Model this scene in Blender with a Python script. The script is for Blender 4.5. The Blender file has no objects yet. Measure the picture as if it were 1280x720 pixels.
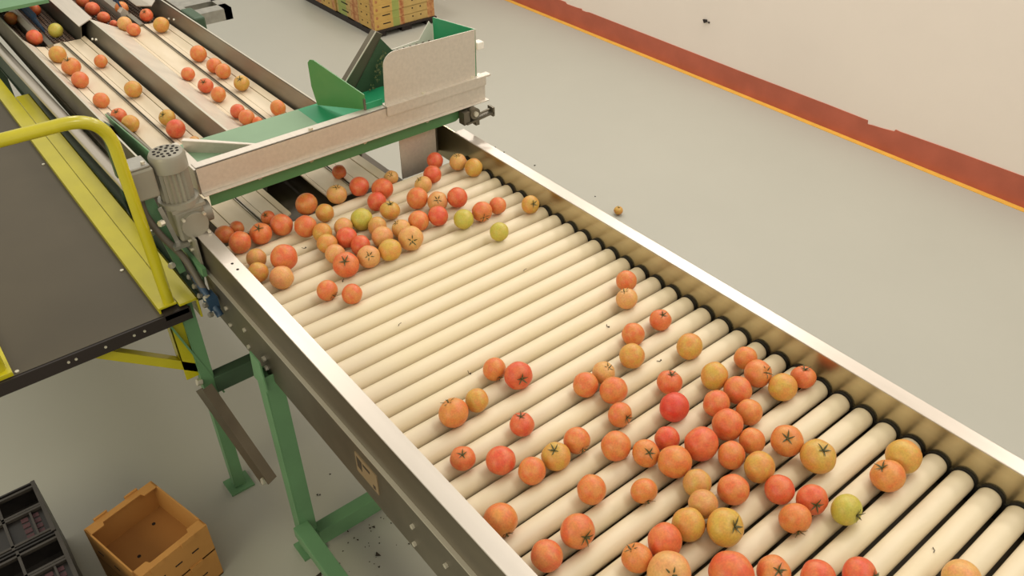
import bpy, bmesh, math, random
from mathutils import Vector, Matrix
sc = bpy.context.scene
col = sc.collection
rnd = random.Random(11)

# ------------------------------------------------------------ materials
def lin(c):
    return tuple(((v/255.0)/12.92 if v/255.0 <= .04045 else ((v/255.0+.055)/1.055)**2.4) for v in c)
def mat(name, rgb, rough=.5, metal=0.0, noise=0.0, nscale=8.0, rgb2=None, bump=0.0, bscale=60.0, stretch=(1, 1, 1), objrand=0.0, coords='Object', spec=.5, lo=.35, hi=.7, coat=0.0, rvar=0.0):
    m = bpy.data.materials.new(name); m.use_nodes = True
    nt = m.node_tree; N = nt.nodes; Lk = nt.links
    b = N['Principled BSDF']
    c = lin(rgb) + (1,)
    b.inputs['Base Color'].default_value = c
    b.inputs['Roughness'].default_value = rough
    b.inputs['Metallic'].default_value = metal
    b.inputs['Specular IOR Level'].default_value = spec
    if coat: b.inputs['Coat Weight'].default_value = coat
    tc = N.new('ShaderNodeTexCoord'); mp = N.new('ShaderNodeMapping')
    Lk.new(tc.outputs[coords], mp.inputs['Vector']); mp.inputs['Scale'].default_value = stretch
    out = None
    if noise > 0 or rgb2:
        n = N.new('ShaderNodeTexNoise'); n.inputs['Scale'].default_value = nscale; n.inputs['Detail'].default_value = 5
        Lk.new(mp.outputs[0], n.inputs['Vector'])
        r = N.new('ShaderNodeValToRGB'); r.color_ramp.elements[0].position = lo; r.color_ramp.elements[1].position = hi
        c2 = lin(rgb2) + (1,) if rgb2 else tuple(v*(1-noise) for v in c[:3]) + (1,)
        r.color_ramp.elements[0].color = c2; r.color_ramp.elements[1].color = c
        Lk.new(n.outputs['Fac'], r.inputs['Fac']); out = r.outputs['Color']
        Lk.new(out, b.inputs['Base Color'])
        if rvar:
            mr = N.new('ShaderNodeMapRange'); mr.inputs['To Min'].default_value = rough-rvar; mr.inputs['To Max'].default_value = rough+rvar
            Lk.new(n.outputs['Fac'], mr.inputs['Value']); Lk.new(mr.outputs[0], b.inputs['Roughness'])
    if objrand:
        oi = N.new('ShaderNodeObjectInfo'); hsv = N.new('ShaderNodeHueSaturation')
        m1 = N.new('ShaderNodeMapRange'); m1.inputs['To Min'].default_value = .5-objrand*.12; m1.inputs['To Max'].default_value = .5+objrand*.12
        m2 = N.new('ShaderNodeMapRange'); m2.inputs['To Min'].default_value = 1-objrand; m2.inputs['To Max'].default_value = 1+objrand*.6
        Lk.new(oi.outputs['Random'], m1.inputs['Value']); Lk.new(oi.outputs['Random'], m2.inputs['Value'])
        Lk.new(m1.outputs[0], hsv.inputs['Hue']); Lk.new(m2.outputs[0], hsv.inputs['Value'])
        if out: Lk.new(out, hsv.inputs['Color'])
        else: hsv.inputs['Color'].default_value = c
        Lk.new(hsv.outputs[0], b.inputs['Base Color'])
    if bump > 0:
        n2 = N.new('ShaderNodeTexNoise'); n2.inputs['Scale'].default_value = bscale; n2.inputs['Detail'].default_value = 4
        Lk.new(mp.outputs[0], n2.inputs['Vector'])
        bp = N.new('ShaderNodeBump'); bp.inputs['Strength'].default_value = bump; bp.inputs['Distance'].default_value = .01
        Lk.new(n2.outputs['Fac'], bp.inputs['Height']); Lk.new(bp.outputs[0], b.inputs['Normal'])
    return m

M = {}
M['floor'] = mat('floor_epoxy', (171, 169, 157), rough=.45, noise=.05, nscale=1.3, bump=.03, bscale=30, lo=.3, hi=.75)
M['wall'] = mat('wall_paint', (233, 220, 209), rough=.7, noise=.04, nscale=1.5, bump=.05, bscale=80)
M['redpaint'] = mat('red_base_paint', (186, 96, 72), rough=.55, noise=.18, nscale=6, bump=.05, bscale=50)
M['yellowline'] = mat('yellow_line_paint', (226, 174, 72), rough=.55, noise=.12, nscale=14)
M['steel'] = mat('brushed_stainless', (212, 202, 188), rough=.45, metal=.6, noise=.1, nscale=5, stretch=(1, 18, 18), bump=.03, bscale=20, rvar=.07)
M['steelx'] = mat('side_rail_stainless', (200, 186, 152), rough=.25, metal=.95, noise=.1, nscale=4, stretch=(1, 14, 14), rvar=.06)
M['steel_dull'] = mat('dull_sheet_metal', (150, 143, 128), rough=.42, metal=.75, noise=.12, nscale=6, stretch=(1, 6, 6))
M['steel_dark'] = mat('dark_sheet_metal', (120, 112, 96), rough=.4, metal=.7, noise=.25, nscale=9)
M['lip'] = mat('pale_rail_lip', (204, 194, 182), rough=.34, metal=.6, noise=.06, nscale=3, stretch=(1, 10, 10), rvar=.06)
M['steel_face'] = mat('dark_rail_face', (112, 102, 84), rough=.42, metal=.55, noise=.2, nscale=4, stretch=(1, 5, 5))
M['galv'] = mat('galvanised_bracket', (176, 172, 162), rough=.35, metal=.8, noise=.2, nscale=30)
M['bolt'] = mat('zinc_bolt', (215, 208, 190), rough=.3, metal=.6)
M['roller'] = mat('cream_roller_plastic', (220, 204, 174), rough=.5, noise=.06, nscale=5, rgb2=(216, 200, 165), stretch=(3, .7, 3), bump=.02, bscale=60, lo=.3, hi=.6)
M['black'] = mat('black_rubber_and_gap_shade', (22, 20, 18), rough=.6)  # rubber on the cable; also paints the gap shade at the roller ends
M['underlay'] = mat('bed_and_gap_shade', (104, 92, 72), rough=.5, metal=.2, noise=.3, nscale=10)  # brown set for the shade between rollers; also colours the lane bed
M['lane'] = mat('cream_lane_belt', (222, 206, 180), rough=.55, noise=.08, nscale=7, rgb2=(212, 194, 164), stretch=(.6, 3, 1))
M['clear'] = mat('scuffed_plastic_guard', (212, 202, 184), rough=.35, noise=.16, nscale=12, spec=.6)
M['green'] = mat('green_frame_paint', (100, 142, 100), rough=.45, noise=.14, nscale=7, bump=.02)
M['green_dk'] = mat('dark_green_paint', (60, 84, 60), rough=.5, noise=.2, nscale=8)
M['belt'] = mat('worn_green_belt', (128, 158, 124), rough=.5, noise=.1, nscale=5)
M['belt_new'] = mat('bright_green_belt', (28, 140, 92), rough=.45, noise=.1, nscale=5)
M['belt_edge'] = mat('green_skirt_belt', (78, 124, 78), rough=.45, noise=.12, nscale=6)
M['green_plate'] = mat('green_guide_plate', (52, 122, 62), rough=.3, noise=.35, nscale=4, rgb2=(92, 136, 76), spec=.6)
M['yellow'] = mat('yellow_paint', (190, 178, 24), rough=.24, noise=.12, nscale=8, spec=.7)
M['deck'] = mat('deck_sheet', (80, 71, 54), rough=.5, noise=.16, nscale=3, metal=.15)
M['darkedge'] = mat('dark_brown_edge', (34, 24, 20), rough=.6)
M['motor'] = mat('grey_motor_paint', (150, 144, 128), rough=.45, noise=.1, nscale=12, metal=.25)
M['hose'] = mat('grey_hose', (92, 84, 72), rough=.5)
M['bluehose'] = mat('blue_fitting', (40, 66, 92), rough=.45)
M['card'] = mat('brown_cardboard', (186, 132, 66), rough=.8, noise=.1, nscale=6, bump=.06, bscale=40)
M['card_in'] = mat('cardboard_inside', (160, 108, 50), rough=.85, noise=.12, nscale=5)
M['hole'] = mat('dark_hole', (24, 15, 8), rough=.9)
M['crate'] = mat('black_crate_plastic', (34, 30, 28), rough=.4, noise=.2, nscale=10)
M['crate_rim'] = mat('worn_crate_rim', (62, 56, 50), rough=.4, noise=.3, nscale=20)
M['crate_tag'] = mat('faded_pink_crate_moulding', (70, 40, 44), rough=.6)
M['flat_y'] = mat('printed_tan_carton', (190, 160, 96), rough=.7, noise=.14, nscale=20)
M['flat_g'] = mat('printed_green_carton', (150, 160, 84), rough=.7, noise=.1, nscale=20)
M['flat_b'] = mat('printed_rust_carton', (152, 84, 46), rough=.7, noise=.5, nscale=30, rgb2=(196, 150, 96))
M['flat_s'] = mat('printed_ochre_carton', (196, 158, 84), rough=.7, noise=.1, nscale=20)
M['chain'] = mat('dark_chain_mesh', (30, 24, 20), rough=.4, metal=.5)
M['bead'] = mat('chain_link', (120, 96, 80), rough=.3, metal=.6)
M['debris'] = mat('dry_leaf_bits', (44, 36, 22), rough=.8)
M['leaf'] = mat('leafy_debris', (120, 130, 84), rough=.7, noise=.6, nscale=30)
M['calyx'] = mat('green_calyx', (92, 88, 44), rough=.6, noise=.4, nscale=60)
M['plate_label'] = mat('worn_label_sticker', (150, 128, 98), rough=.4, metal=.3)
M['ink'] = mat('label_ink', (60, 48, 34), rough=.6)
M['white'] = mat('white_plastic', (224, 218, 206), rough=.4)

def tomato_mat(name, rgb, rgb2, top):
    m = bpy.data.materials.new(name); m.use_nodes = True
    nt = m.node_tree; N = nt.nodes; L = nt.links; b = N['Principled BSDF']
    b.inputs['Roughness'].default_value = .44; b.inputs['Specular IOR Level'].default_value = .5
    b.inputs['Subsurface Weight'].default_value = .06; b.inputs['Subsurface Radius'].default_value = (.02, .008, .004)
    tc = N.new('ShaderNodeTexCoord'); oi = N.new('ShaderNodeObjectInfo')
    add = N.new('ShaderNodeVectorMath'); add.operation = 'ADD'
    L.new(tc.outputs['Object'], add.inputs[0]); L.new(oi.outputs['Location'], add.inputs[1])
    n = N.new('ShaderNodeTexNoise'); n.inputs['Scale'].default_value = 1.6; n.inputs['Detail'].default_value = 2
    mu = N.new('ShaderNodeVectorMath'); mu.operation = 'MULTIPLY_ADD'
    L.new(oi.outputs['Location'], mu.inputs[0]); mu.inputs[1].default_value = (37, 41, 29); L.new(tc.outputs['Object'], mu.inputs[2])
    L.new(mu.outputs[0], n.inputs['Vector'])
    r = N.new('ShaderNodeValToRGB'); r.color_ramp.elements[0].position = .38; r.color_ramp.elements[1].position = .62
    r.color_ramp.elements[0].color = lin(rgb2) + (1,); r.color_ramp.elements[1].color = lin(rgb) + (1,)
    L.new(n.outputs['Fac'], r.inputs['Fac'])
    sx = N.new('ShaderNodeSeparateXYZ'); L.new(tc.outputs['Object'], sx.inputs[0])
    mr = N.new('ShaderNodeMapRange'); mr.inputs['From Min'].default_value = .35; mr.inputs['From Max'].default_value = .95; mr.inputs['To Max'].default_value = .55
    L.new(sx.outputs['Z'], mr.inputs['Value'])
    mx = N.new('ShaderNodeMix'); mx.data_type = 'RGBA'
    L.new(mr.outputs[0], mx.inputs['Factor']); L.new(r.outputs[0], mx.inputs[6]); mx.inputs[7].default_value = lin(top) + (1,)
    n3 = N.new('ShaderNodeTexNoise'); n3.inputs['Scale'].default_value = 9; n3.inputs['Detail'].default_value = 3
    L.new(mu.outputs[0], n3.inputs['Vector'])
    hs = N.new('ShaderNodeHueSaturation')
    m1 = N.new('ShaderNodeMapRange'); m1.inputs['To Min'].default_value = .499; m1.inputs['To Max'].default_value = .512
    m2 = N.new('ShaderNodeMapRange'); m2.inputs['From Min'].default_value = .3; m2.inputs['From Max'].default_value = .7; m2.inputs['To Min'].default_value = .88; m2.inputs['To Max'].default_value = 1.1
    L.new(oi.outputs['Random'], m1.inputs['Value']); L.new(n3.outputs['Fac'], m2.inputs['Value'])
    L.new(m1.outputs[0], hs.inputs['Hue']); L.new(m2.outputs[0], hs.inputs['Value']); L.new(mx.outputs[2], hs.inputs['Color'])
    L.new(hs.outputs[0], b.inputs['Base Color'])
    return m
TM = {'R': tomato_mat('red_tomato_skin', (206, 78, 48), (208, 108, 62), (204, 110, 60)),
      'D': tomato_mat('crimson_tomato_skin', (202, 56, 38), (204, 78, 52), (198, 76, 46)),
      'O': tomato_mat('orange_tomato_skin', (208, 100, 56), (206, 126, 66), (200, 130, 66)),
      'P': tomato_mat('peach_tomato_skin', (212, 138, 88), (208, 154, 88), (202, 156, 90)),
      'Y': tomato_mat('yellow_tomato_skin', (196, 152, 66), (202, 132, 64), (186, 160, 72)),
      'G': tomato_mat('green_tomato_skin', (180, 168, 66), (188, 164, 68), (162, 168, 66)),
      'T': tomato_mat('tan_tomato_skin', (200, 132, 78), (196, 148, 76), (186, 140, 76))}

# ------------------------------------------------------------ helpers
def add_box(bm, lo, hi, rot=None, loc=None):
    vs = [Vector((x, y, z)) for x in (lo[0], hi[0]) for y in (lo[1], hi[1]) for z in (lo[2], hi[2])]
    if rot is not None: vs = [rot @ v for v in vs]
    if loc is not None: vs = [v + Vector(loc) for v in vs]
    v = [bm.verts.new(p) for p in vs]
    for f in ((0, 1, 3, 2), (4, 6, 7, 5), (0, 4, 5, 1), (2, 3, 7, 6), (0, 2, 6, 4), (1, 5, 7, 3)):
        bm.faces.new([v[i] for i in f])
def add_prism(bm, pts, vec):
    """extrude the polygon pts (3D) by vec"""
    vec = Vector(vec)
    a = [bm.verts.new(Vector(p)) for p in pts]; b = [bm.verts.new(Vector(p) + vec) for p in pts]
    n = len(pts)
    bm.faces.new(a); bm.faces.new(list(reversed(b)))
    for i in range(n): bm.faces.new([a[i], b[i], b[(i+1) % n], a[(i+1) % n]])
def frame_for(d):
    d = Vector(d).normalized(); up = Vector((0, 0, 1)) if abs(d.z) < .95 else Vector((1, 0, 0))
    s = d.cross(up).normalized(); return s, s.cross(d).normalized()
def add_tube(bm, pts, r, n=12, caps=True, radii=None):
    pts = [Vector(p) for p in pts]; rings = []; ps = None
    for i, p in enumerate(pts):
        d = (pts[min(i+1, len(pts)-1)] - pts[max(i-1, 0)]).normalized(); rr = radii[i] if radii else r
        if ps is None: s, u = frame_for(d)
        else:
            s = (ps - d*ps.dot(d)).normalized(); u = s.cross(d).normalized()
        ps = s
        rings.append([bm.verts.new(p + (s*math.cos(t) + u*math.sin(t))*rr) for t in [2*math.pi*k/n for k in range(n)]])
    for a, b in zip(rings, rings[1:]):
        for k in range(n): bm.faces.new([a[k], a[(k+1) % n], b[(k+1) % n], b[k]])
    if caps: bm.faces.new(list(reversed(rings[0]))); bm.faces.new(rings[-1])
def add_bar(bm, a, b, w, h, up=(0, 0, 1)):
    a = Vector(a); b = Vector(b); d = (b-a).normalized(); up = Vector(up)
    s = d.cross(up).normalized(); u = s.cross(d).normalized()
    pts = [a + s*w/2*i + u*h/2*j for i, j in ((-1, -1), (1, -1), (1, 1), (-1, 1))]
    add_prism(bm, pts, b-a)
def arc(pts, r=.03, seg=6):
    """round the corners of a polyline"""
    pts = [Vector(p) for p in pts]; o = [pts[0]]
    for i in range(1, len(pts)-1):
        p = pts[i]; a = (pts[i-1]-p); b = (pts[i+1]-p)
        ra = min(r, a.length*.49, b.length*.49); A = p + a.normalized()*ra; B = p + b.normalized()*ra
        for k in range(seg+1):
            t = k/seg; o.append(A*(1-t)**2 + p*2*t*(1-t) + B*t*t)
    o.append(pts[-1]); return o
def obj(name, bm, m, parent=None, smooth=False, bevel=0.0, origin=None):
    bmesh.ops.recalc_face_normals(bm, faces=bm.faces)
    me = bpy.data.meshes.new(name)
    if origin is not None: bmesh.ops.translate(bm, verts=bm.verts, vec=-Vector(origin))
    bm.to_mesh(me); bm.free()
    o = bpy.data.objects.new(name, me); col.objects.link(o)
    if origin is not None: o.location = origin
    me.materials.append(m if not isinstance(m, str) else M[m])
    if smooth:
        for p in me.polygons: p.use_smooth = True
        try: me.set_sharp_from_angle(angle=math.radians(38))
        except Exception: pass
    if parent is not None: o.parent = parent
    if bevel:
        md = o.modifiers.new('bevel', 'BEVEL'); md.width = bevel; md.segments = 2; md.limit_method = 'ANGLE'
    return o
def BM(): return bmesh.new()
def boxo(name, lo, hi, m, parent=None, bevel=0.0):
    bm = BM(); add_box(bm, lo, hi); return obj(name, bm, m, parent, bevel=bevel)
def tag(o, label=None, cat=None, group=None, kind=None):
    if label: o['label'] = label
    if cat: o['category'] = cat
    if group: o['group'] = group
    if kind: o['kind'] = kind
    return o
def thing(name, label, cat, group=None):
    o = bpy.data.objects.new(name, None); col.objects.link(o); o.empty_display_size = .1
    return tag(o, label, cat, group)
def bolt(parent, p, n, r=.008, h=.008, name='bolt', m='bolt'):
    bm = BM(); p = Vector(p); n = Vector(n).normalized()
    add_tube(bm, [p - n*.002, p + n*h], r, n=6)
    return obj(name, bm, m, parent)

# ------------------------------------------------------------ the setting
bm = BM(); add_box(bm, (-9, -5, -.1), (5, 3.05, 0)); tag(obj('floor', bm, 'floor'), kind='structure')
bm = BM(); add_box(bm, (-9, 3.03, 0), (5, 3.18, 4.0)); tag(obj('wall_right', bm, 'wall'), kind='structure')
bm = BM()
prof = [(-9, 0), (5, 0), (5, .172), (.7, .168), (.3, .162), (-.02, .153), (-.05, .155), (-.056, .142), (-.12, .134), (-.2, .128), (-.226, .124), (-.23, .147),
        (-.5, .149), (-1.2, .147), (-2.0, .15), (-2.66, .152), (-2.70, .146), (-2.74, .146), (-2.75, .157), (-2.8, .152), (-2.92, .15), (-2.94, .162), (-3.4, .16), (-9, .16)]
add_prism(bm, [(x, 3.031, z) for x, z in prof], (0, -.006, 0)); tag(obj('baseboard_right', bm, 'redpaint'), kind='structure')
bm = BM(); add_box(bm, (-9, 2.985, 0), (5, 3.024, .003)); tag(obj('trim_1', bm, 'yellowline'), kind='structure')
# small chipped hole in the wall, shaped as raised dark flakes
bm = BM(); add_prism(bm, [(-1.55, 3.03, .40), (-1.52, 3.03, .405), (-1.515, 3.03, .39), (-1.535, 3.03, .378)], (0, -.012, 0))
add_prism(bm, [(-1.512, 3.03, .392), (-1.497, 3.03, .398), (-1.495, 3.03, .385)], (0, -.008, 0))
tag(obj('wall_chip', bm, 'darkedge'), 'tiny dark chipped wall anchor on the pale wall above the red paint', 'blemish')

# ------------------------------------------------------------ roller table
P = .06; W0 = -.906
table = thing('roller_conveyor', 'long stainless roller inspection table with cream rollers carrying most of the tomatoes', 'conveyor')
XE = 2.4; XS = -.235
bm = BM()   # left rail: lip, upper face, ledge, lower face
add_box(bm, (XS, -.952, 1.040), (XE, -.908, 1.044)); add_box(bm, (XS, -.912, .93), (XE, -.908, 1.040))
obj('side_rail', bm, 'lip', table, bevel=.0012)['label'] = 'left stainless side rail with flat bright lip'
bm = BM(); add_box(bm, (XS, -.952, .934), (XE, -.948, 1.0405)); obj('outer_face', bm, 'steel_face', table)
bm = BM(); add_box(bm, (XS+.02, -.962, .931), (XE, -.944, .935)); obj('rail_ledge', bm, 'bolt', table)
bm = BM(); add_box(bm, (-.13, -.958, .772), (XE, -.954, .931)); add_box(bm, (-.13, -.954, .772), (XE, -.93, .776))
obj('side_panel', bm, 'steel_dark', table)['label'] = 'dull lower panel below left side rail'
bm = BM()   # right rail
add_box(bm, (-.30, .002, .915), (XE, .006, 1.044)); 
obj('inner_face', bm, 'steelx', table)['label'] = 'inner rail face reflecting the rollers'
bm = BM(); add_box(bm, (-.19, .001, 1.041), (XE, .042, 1.045)); add_box(bm, (-.19, .038, .80), (XE, .042, 1.041))
obj('side_rail', bm, 'lip', table, bevel=.0012)['label'] = 'right side rail with pale bright top'
bm = BM(); add_box(bm, (-.2, -.905, .895), (XE, .0, .899)); obj('gap_shade_sheet', bm, 'underlay', table)  # dark sheet put in for the shade showing through the roller gaps
bm = BM(); add_box(bm, (-.14, -.003, .90), (XE, .0015, .953)); obj('gap_shade_strip', bm, 'black', table)  # black strip added so the gaps beside the rail look dark
# upstream end plates
bm = BM(); add_prism(bm, [(-.205, -.215, .93), (-.205, -.07, .93), (-.205, -.07, 1.10), (-.205, -.20, 1.125), (-.205, -.215, 1.115)], (.003, 0, 0))
obj('end_plate', bm, 'steel', table)
bm = BM(); add_prism(bm, [(-.205, -.07, .93), (-.30, .0, .93), (-.30, .0, 1.06), (-.205, -.07, 1.10)], (0, .003, 0)); obj('end_plate', bm, 'steel_dull', table)
# rollers
r0 = .0255
def roller_mesh():
    bm = BM(); n = 28
    prof = [(-.900, .004), (-.900, r0-.002), (-.898, r0), (-.010, r0), (-.006, r0-.0015), (-.0045, r0-.005), (-.0045, .004)]
    rings = [[bm.verts.new((math.cos(2*math.pi*k/n)*r, y, math.sin(2*math.pi*k/n)*r)) for k in range(n)] for y, r in prof]
    for a, b in zip(rings, rings[1:]):
        for k in range(n): bm.faces.new([a[k], a[(k+1) % n], b[(k+1) % n], b[k]])
    bm.faces.new(rings[0]); bm.faces.new(rings[-1]); return bm
def gap_ring_mesh():
    bm = BM(); add_tube(bm, [(0, -.0045, 0), (0, .0012, 0)], r0+.0018, n=24); return bm
ro = obj('roller', roller_mesh(), 'roller', table, smooth=True); ro.location = (-2*P, 0, .95)
cp = obj('end_gap_ring', gap_ring_mesh(), 'black', ro, smooth=True)  # black ring paints the dark gap between roller end and rail
for i in range(-1, 39):
    r = ro.copy(); r.location = (i*P, 0, .95); r.rotation_euler = (0, rnd.uniform(0, 6.28), 0); r.parent = table; col.objects.link(r)
    c = cp.copy(); c.parent = r; col.objects.link(c)
# bolts on the outer panel
for x in (0.0, .125, .975, 1.10, 1.95, 2.07):
    for z in (.862, .80): bolt(table, (x, -.958, z), (0, -1, 0), r=.0065, h=.006)
bolt(table, (.24, -.958, .80), (0, -1, 0)); bolt(table, (.24, -.958, .835), (0, -1, 0))
for x, y in ((.10, -.93), (.065, -.93)):
    bm = BM(); add_tube(bm, [(x, y, 1.0435), (x, y, 1.0448)], .004, n=8); obj('screw_hole', bm, 'hole', table)
# label plate on lower panel
bm = BM(); add_box(bm, (.735, -.9605, .828), (.832, -.9578, .893)); pl = obj('label_plate', bm, 'plate_label', table); pl['label'] = 'small worn sticker with dark emblem'
bm = BM(); add_prism(bm, [(.742, -.9606, .850), (.762, -.9606, .846), (.764, -.9606, .880), (.742, -.9606, .884)], (0, -.0006, 0))
obj('emblem', bm, 'ink', pl); boxo('printed_line', (.77, -.9612, .872), (.80, -.9604, .880), 'ink', pl); boxo('printed_line', (.81, -.9612, .835), (.82, -.9604, .846), 'ink', pl)
# legs
def leg(parent, x, y, z0, z1, s=.045, m='green', foot=True, name='leg'):
    bm = BM(); add_box(bm, (x-s/2, y-.004-s/2, z0), (x+s/2, y-s/2, z1)); add_box(bm, (x-s/2, y-s/2, z0), (x-s/2+.005, y+s/2, z1))
    add_box(bm, (x+s/2-.005, y-s/2, z0), (x+s/2, y+s/2, z1))
    o = obj(name, bm, m, parent, bevel=.001)
    if foot:
        bm = BM(); add_box(bm, (x-.04, y-.045, 0), (x+.04, y+.04, .008)); add_tube(bm, [(x, y, .008), (x, y, z0+.03)], .012)
        obj('foot', bm, 'green', o)
    return o
for x in (.25, 1.9):
    for y in (-.96, .0):
        leg(table, x, y, .01, .80 if y < -.5 else .9, s=.05)
    bm = BM(); add_box(bm, (x+.0, -.94, .035), (x+.045, -.02, .105)); obj('cross_member', bm, 'green', table, bevel=.002)
for y in (-.98, .0):
    bm = BM(); add_box(bm, (.272, y-.03, .12), (1.88, y+.02, .165)); obj('base_beam', bm, 'green', table, bevel=.002)
bm = BM(); add_prism(bm, [(.20, -.988, .755), (.285, -.988, .755), (.275, -.988, .86), (.215, -.988, .86)], (0, .004, 0)); obj('gusset', bm, 'green', table)

# ------------------------------------------------------------ infeed lane conveyor (upstream)
XF, XN = -2.2, -.19
def ly(k, x):      # lane lines: y at far end, y at near end
    t = (x-XF)/(XN-XF); return k[0]*(1-t) + k[1]*t
AL, AM, AR = (-.880, -.852), (-.772, -.732), (-.666, -.637)
BL, BMd, BR = (-.506, -.500), (-.404, -.402), (-.300, -.270)
infeed = thing('lane_conveyor', 'upstream stainless conveyor with two pairs of cream lane belts feeding the rollers', 'conveyor')
def strip(name, ka, kb, fa, fb, za, zb, m, parent, x0=XF, x1=XN, t=.006, off=0):
    """flat strip between fraction fa..fb of lane lines ka->kb"""
    def y(f, x): return ly(ka, x)*(1-f) + ly(kb, x)*f
    bm = BM()
    q = [(x0, y(fa, x0), za), (x1, y(fa, x1), za), (x1, y(fb, x1), zb), (x0, y(fb, x0), zb)]
    add_prism(bm, q, (0, 0, -t)); return obj(name, bm, m, parent)
for (a, b, n) in ((AL, AM, 0), (AM, AR, 1), (BL, BMd, 2), (BMd, BR, 3)):
    for x0, x1 in ((XF, XN),):
        if n == 0: segs = ((.02, .34, .966, .957), (.37, .975, .957, .962))
        elif n == 1: segs = ((.025, .26, .962, .958), (.28, .80, .958, .958), (.83, .99, .960, .968))
        elif n == 2: segs = ((.02, .20, .966, .958), (.22, .975, .957, .962))
        else: segs = ((.025, .28, .962, .958), (.30, .76, .957, .957), (.78, .99, .960, .967))
        for fa, fb, za, zb in segs: strip('lane_belt', a, b, fa, fb, za, zb, 'lane', infeed)
for k in (AM, BMd):
    bm = BM()
    for d in (-.004, .004):
        add_prism(bm, [(XF, k[0]+d-.0012, .94), (XN, k[1]+d-.0012, .94), (XN, k[1]+d-.0012, .9675), (XF, k[0]+d-.0012, .9675)], (0, .0024, 0))
    obj('lane_divider', bm, 'steel_dull', infeed)
bm = BM(); add_box(bm, (XF-1.6, -.93, .86), (XN-.02, -.19, .90)); obj('bed', bm, 'underlay', infeed)
def wall_(name, k0, k1, z0, z1, m, x0=XF, x1=XN, off=(0, 0), th=.003):
    bm = BM()
    def y(x, o): return ly(k0, x) + o
    q = [(x0, y(x0, off[0]), z0), (x1, y(x1, off[0]), z0), (x1, y(x1, off[1]), z1), (x0, y(x0, off[1]), z1)]
    add_prism(bm, q, (0, th, 0)); return obj(name, bm, m, infeed)
XW = -.40
wall_('side_wall', BR, None, .90, 1.034, 'steel_dull', x0=-3.6, x1=XW, off=(.003, .030))['label'] = 'right upright side wall'
strip('wall_flange', BR, BR, 0, 0, 1.034, 1.034, 'steel', infeed) if 0 else None
bm = BM(); add_prism(bm, [(-3.6, ly(BR, -3.6)+.030, 1.034), (XW, ly(BR, XW)+.030, 1.034), (XW, ly(BR, XW)+.040, 1.034), (-3.6, ly(BR, -3.6)+.040, 1.034)], (0, 0, -.003)); obj('wall_flange', bm, 'bolt', infeed)
wall_('centre_wall', AR, None, .90, 1.034, 'steel_dull', x0=-3.6, x1=XW, off=(.003, .040))
# sloped guards
def guard(ka, oa, za, kb, ob, zb, m, x0, x1, name='guard_strip', t=.003):
    bm = BM(); add_prism(bm, [(x0, ly(ka, x0)+oa, za), (x1, ly(ka, x1)+oa, za), (x1, ly(kb, x1)+ob, zb), (x0, ly(kb, x0)+ob, zb)], (0, 0, -t)); return obj(name, bm, m, infeed)
guard(AR, .03, 1.034, BL, -.045, 1.028, 'bolt', -3.6, XW, 'wall_cap', .003) if 0 else None
guard(AR, .040, 1.036, AR, .048, 1.036, 'bolt', -3.6, XW, 'wall_cap', .003)
guard(AR, .048, 1.034, BL, .0, .968, 'clear', XF, XW)
guard(AL, -.052, 1.022, AL, .0, .966, 'clear', XF, -1.15)
guard(AL, -.052, 1.022, AL, -.046, 1.022, 'bolt', XF-1.3, -.75, 'wall_cap', .003)
guard(AL, -.052, 1.02, AL, -.058, .925, 'steel_dark', -3.6, -.55, 'outer_wall', .004)
# shiny round rail and green beam along the left outside
bm = BM(); add_tube(bm, [(-3.6, -1.0, .90), (-2.2, -.985, .905), (-.5, -.957, .912)], .021, n=16); obj('tube_rail', bm, 'lip', infeed, smooth=True)
bm = BM(); add_prism(bm, [(-3.6, -1.0, .70), (-.26, -.947, .72), (-.20, -.947, .885), (-3.6, -1.0, .885)], (0, .006, 0)); add_box(bm, (-3.2, -.99, .72), (-.28, -.94, .726))
obj('frame_beam', bm, 'green_dk', infeed)
# green guard plate near the motor
bm = BM(); add_prism(bm, [(-1.24, -.868, .99), (-.72, -.866, 1.035), (-.5, -.866, 1.0), (-.5, -.866, .92), (-1.0, -.868, .92)], (0, -.005, 0)); obj('green_guard', bm, 'green', infeed)
bm = BM(); add_prism(bm, [(-1.24, -.866, .993), (-.72, -.864, 1.038), (-.72, -.864, 1.033), (-1.24, -.866, .988)], (0, .008, 0)); obj('guard_edge', bm, 'steel_dull', infeed)
bm = BM(); add_box(bm, (-.865, -.975, .70), (-.835, -.945, 1.12)); obj('green_post', bm, 'green_dk', infeed, bevel=.002)
# legs and support of the infeed
for x in (-3.2, -.15):
    leg(infeed, x, -1.034 if x > -1 else -.97, .01, .845 if x > -1 else .75, s=.036)
    leg(infeed, x if x < -1 else -.35, -.2, .01, .86, s=.045)
bm = BM(); add_box(bm, (-.165, -1.02, .465), (-.125, -.22, .53)); obj('cross_member', bm, 'green_dk', infeed, bevel=.002)
bm = BM(); add_bar(bm, (-.155, -1.10, .80), (-.155, -1.0, .45), .006, .05, up=(1, 0, 0)); obj('diagonal_strut', bm, 'green', infeed)
bm = BM(); add_bar(bm, (-.095, -1.055, .535), (.13, -.995, .25), .045, .004, up=(0, .3, 1)); 
add_bar(bm, (-.105, -1.077, .53), (.12, -1.017, .245), .003, .03, up=(0, .3, 1)); obj('loose_brace', bm, 'steel_dark', infeed)['label'] = 'brown metal angle brace hanging from the green leg'
bolt(infeed, (-.135, -1.058, .53), (0, -1, .3), r=.012, h=.014); bolt(infeed, (.12, -1.012, .255), (0, -1, .3), r=.012, h=.014)

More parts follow.
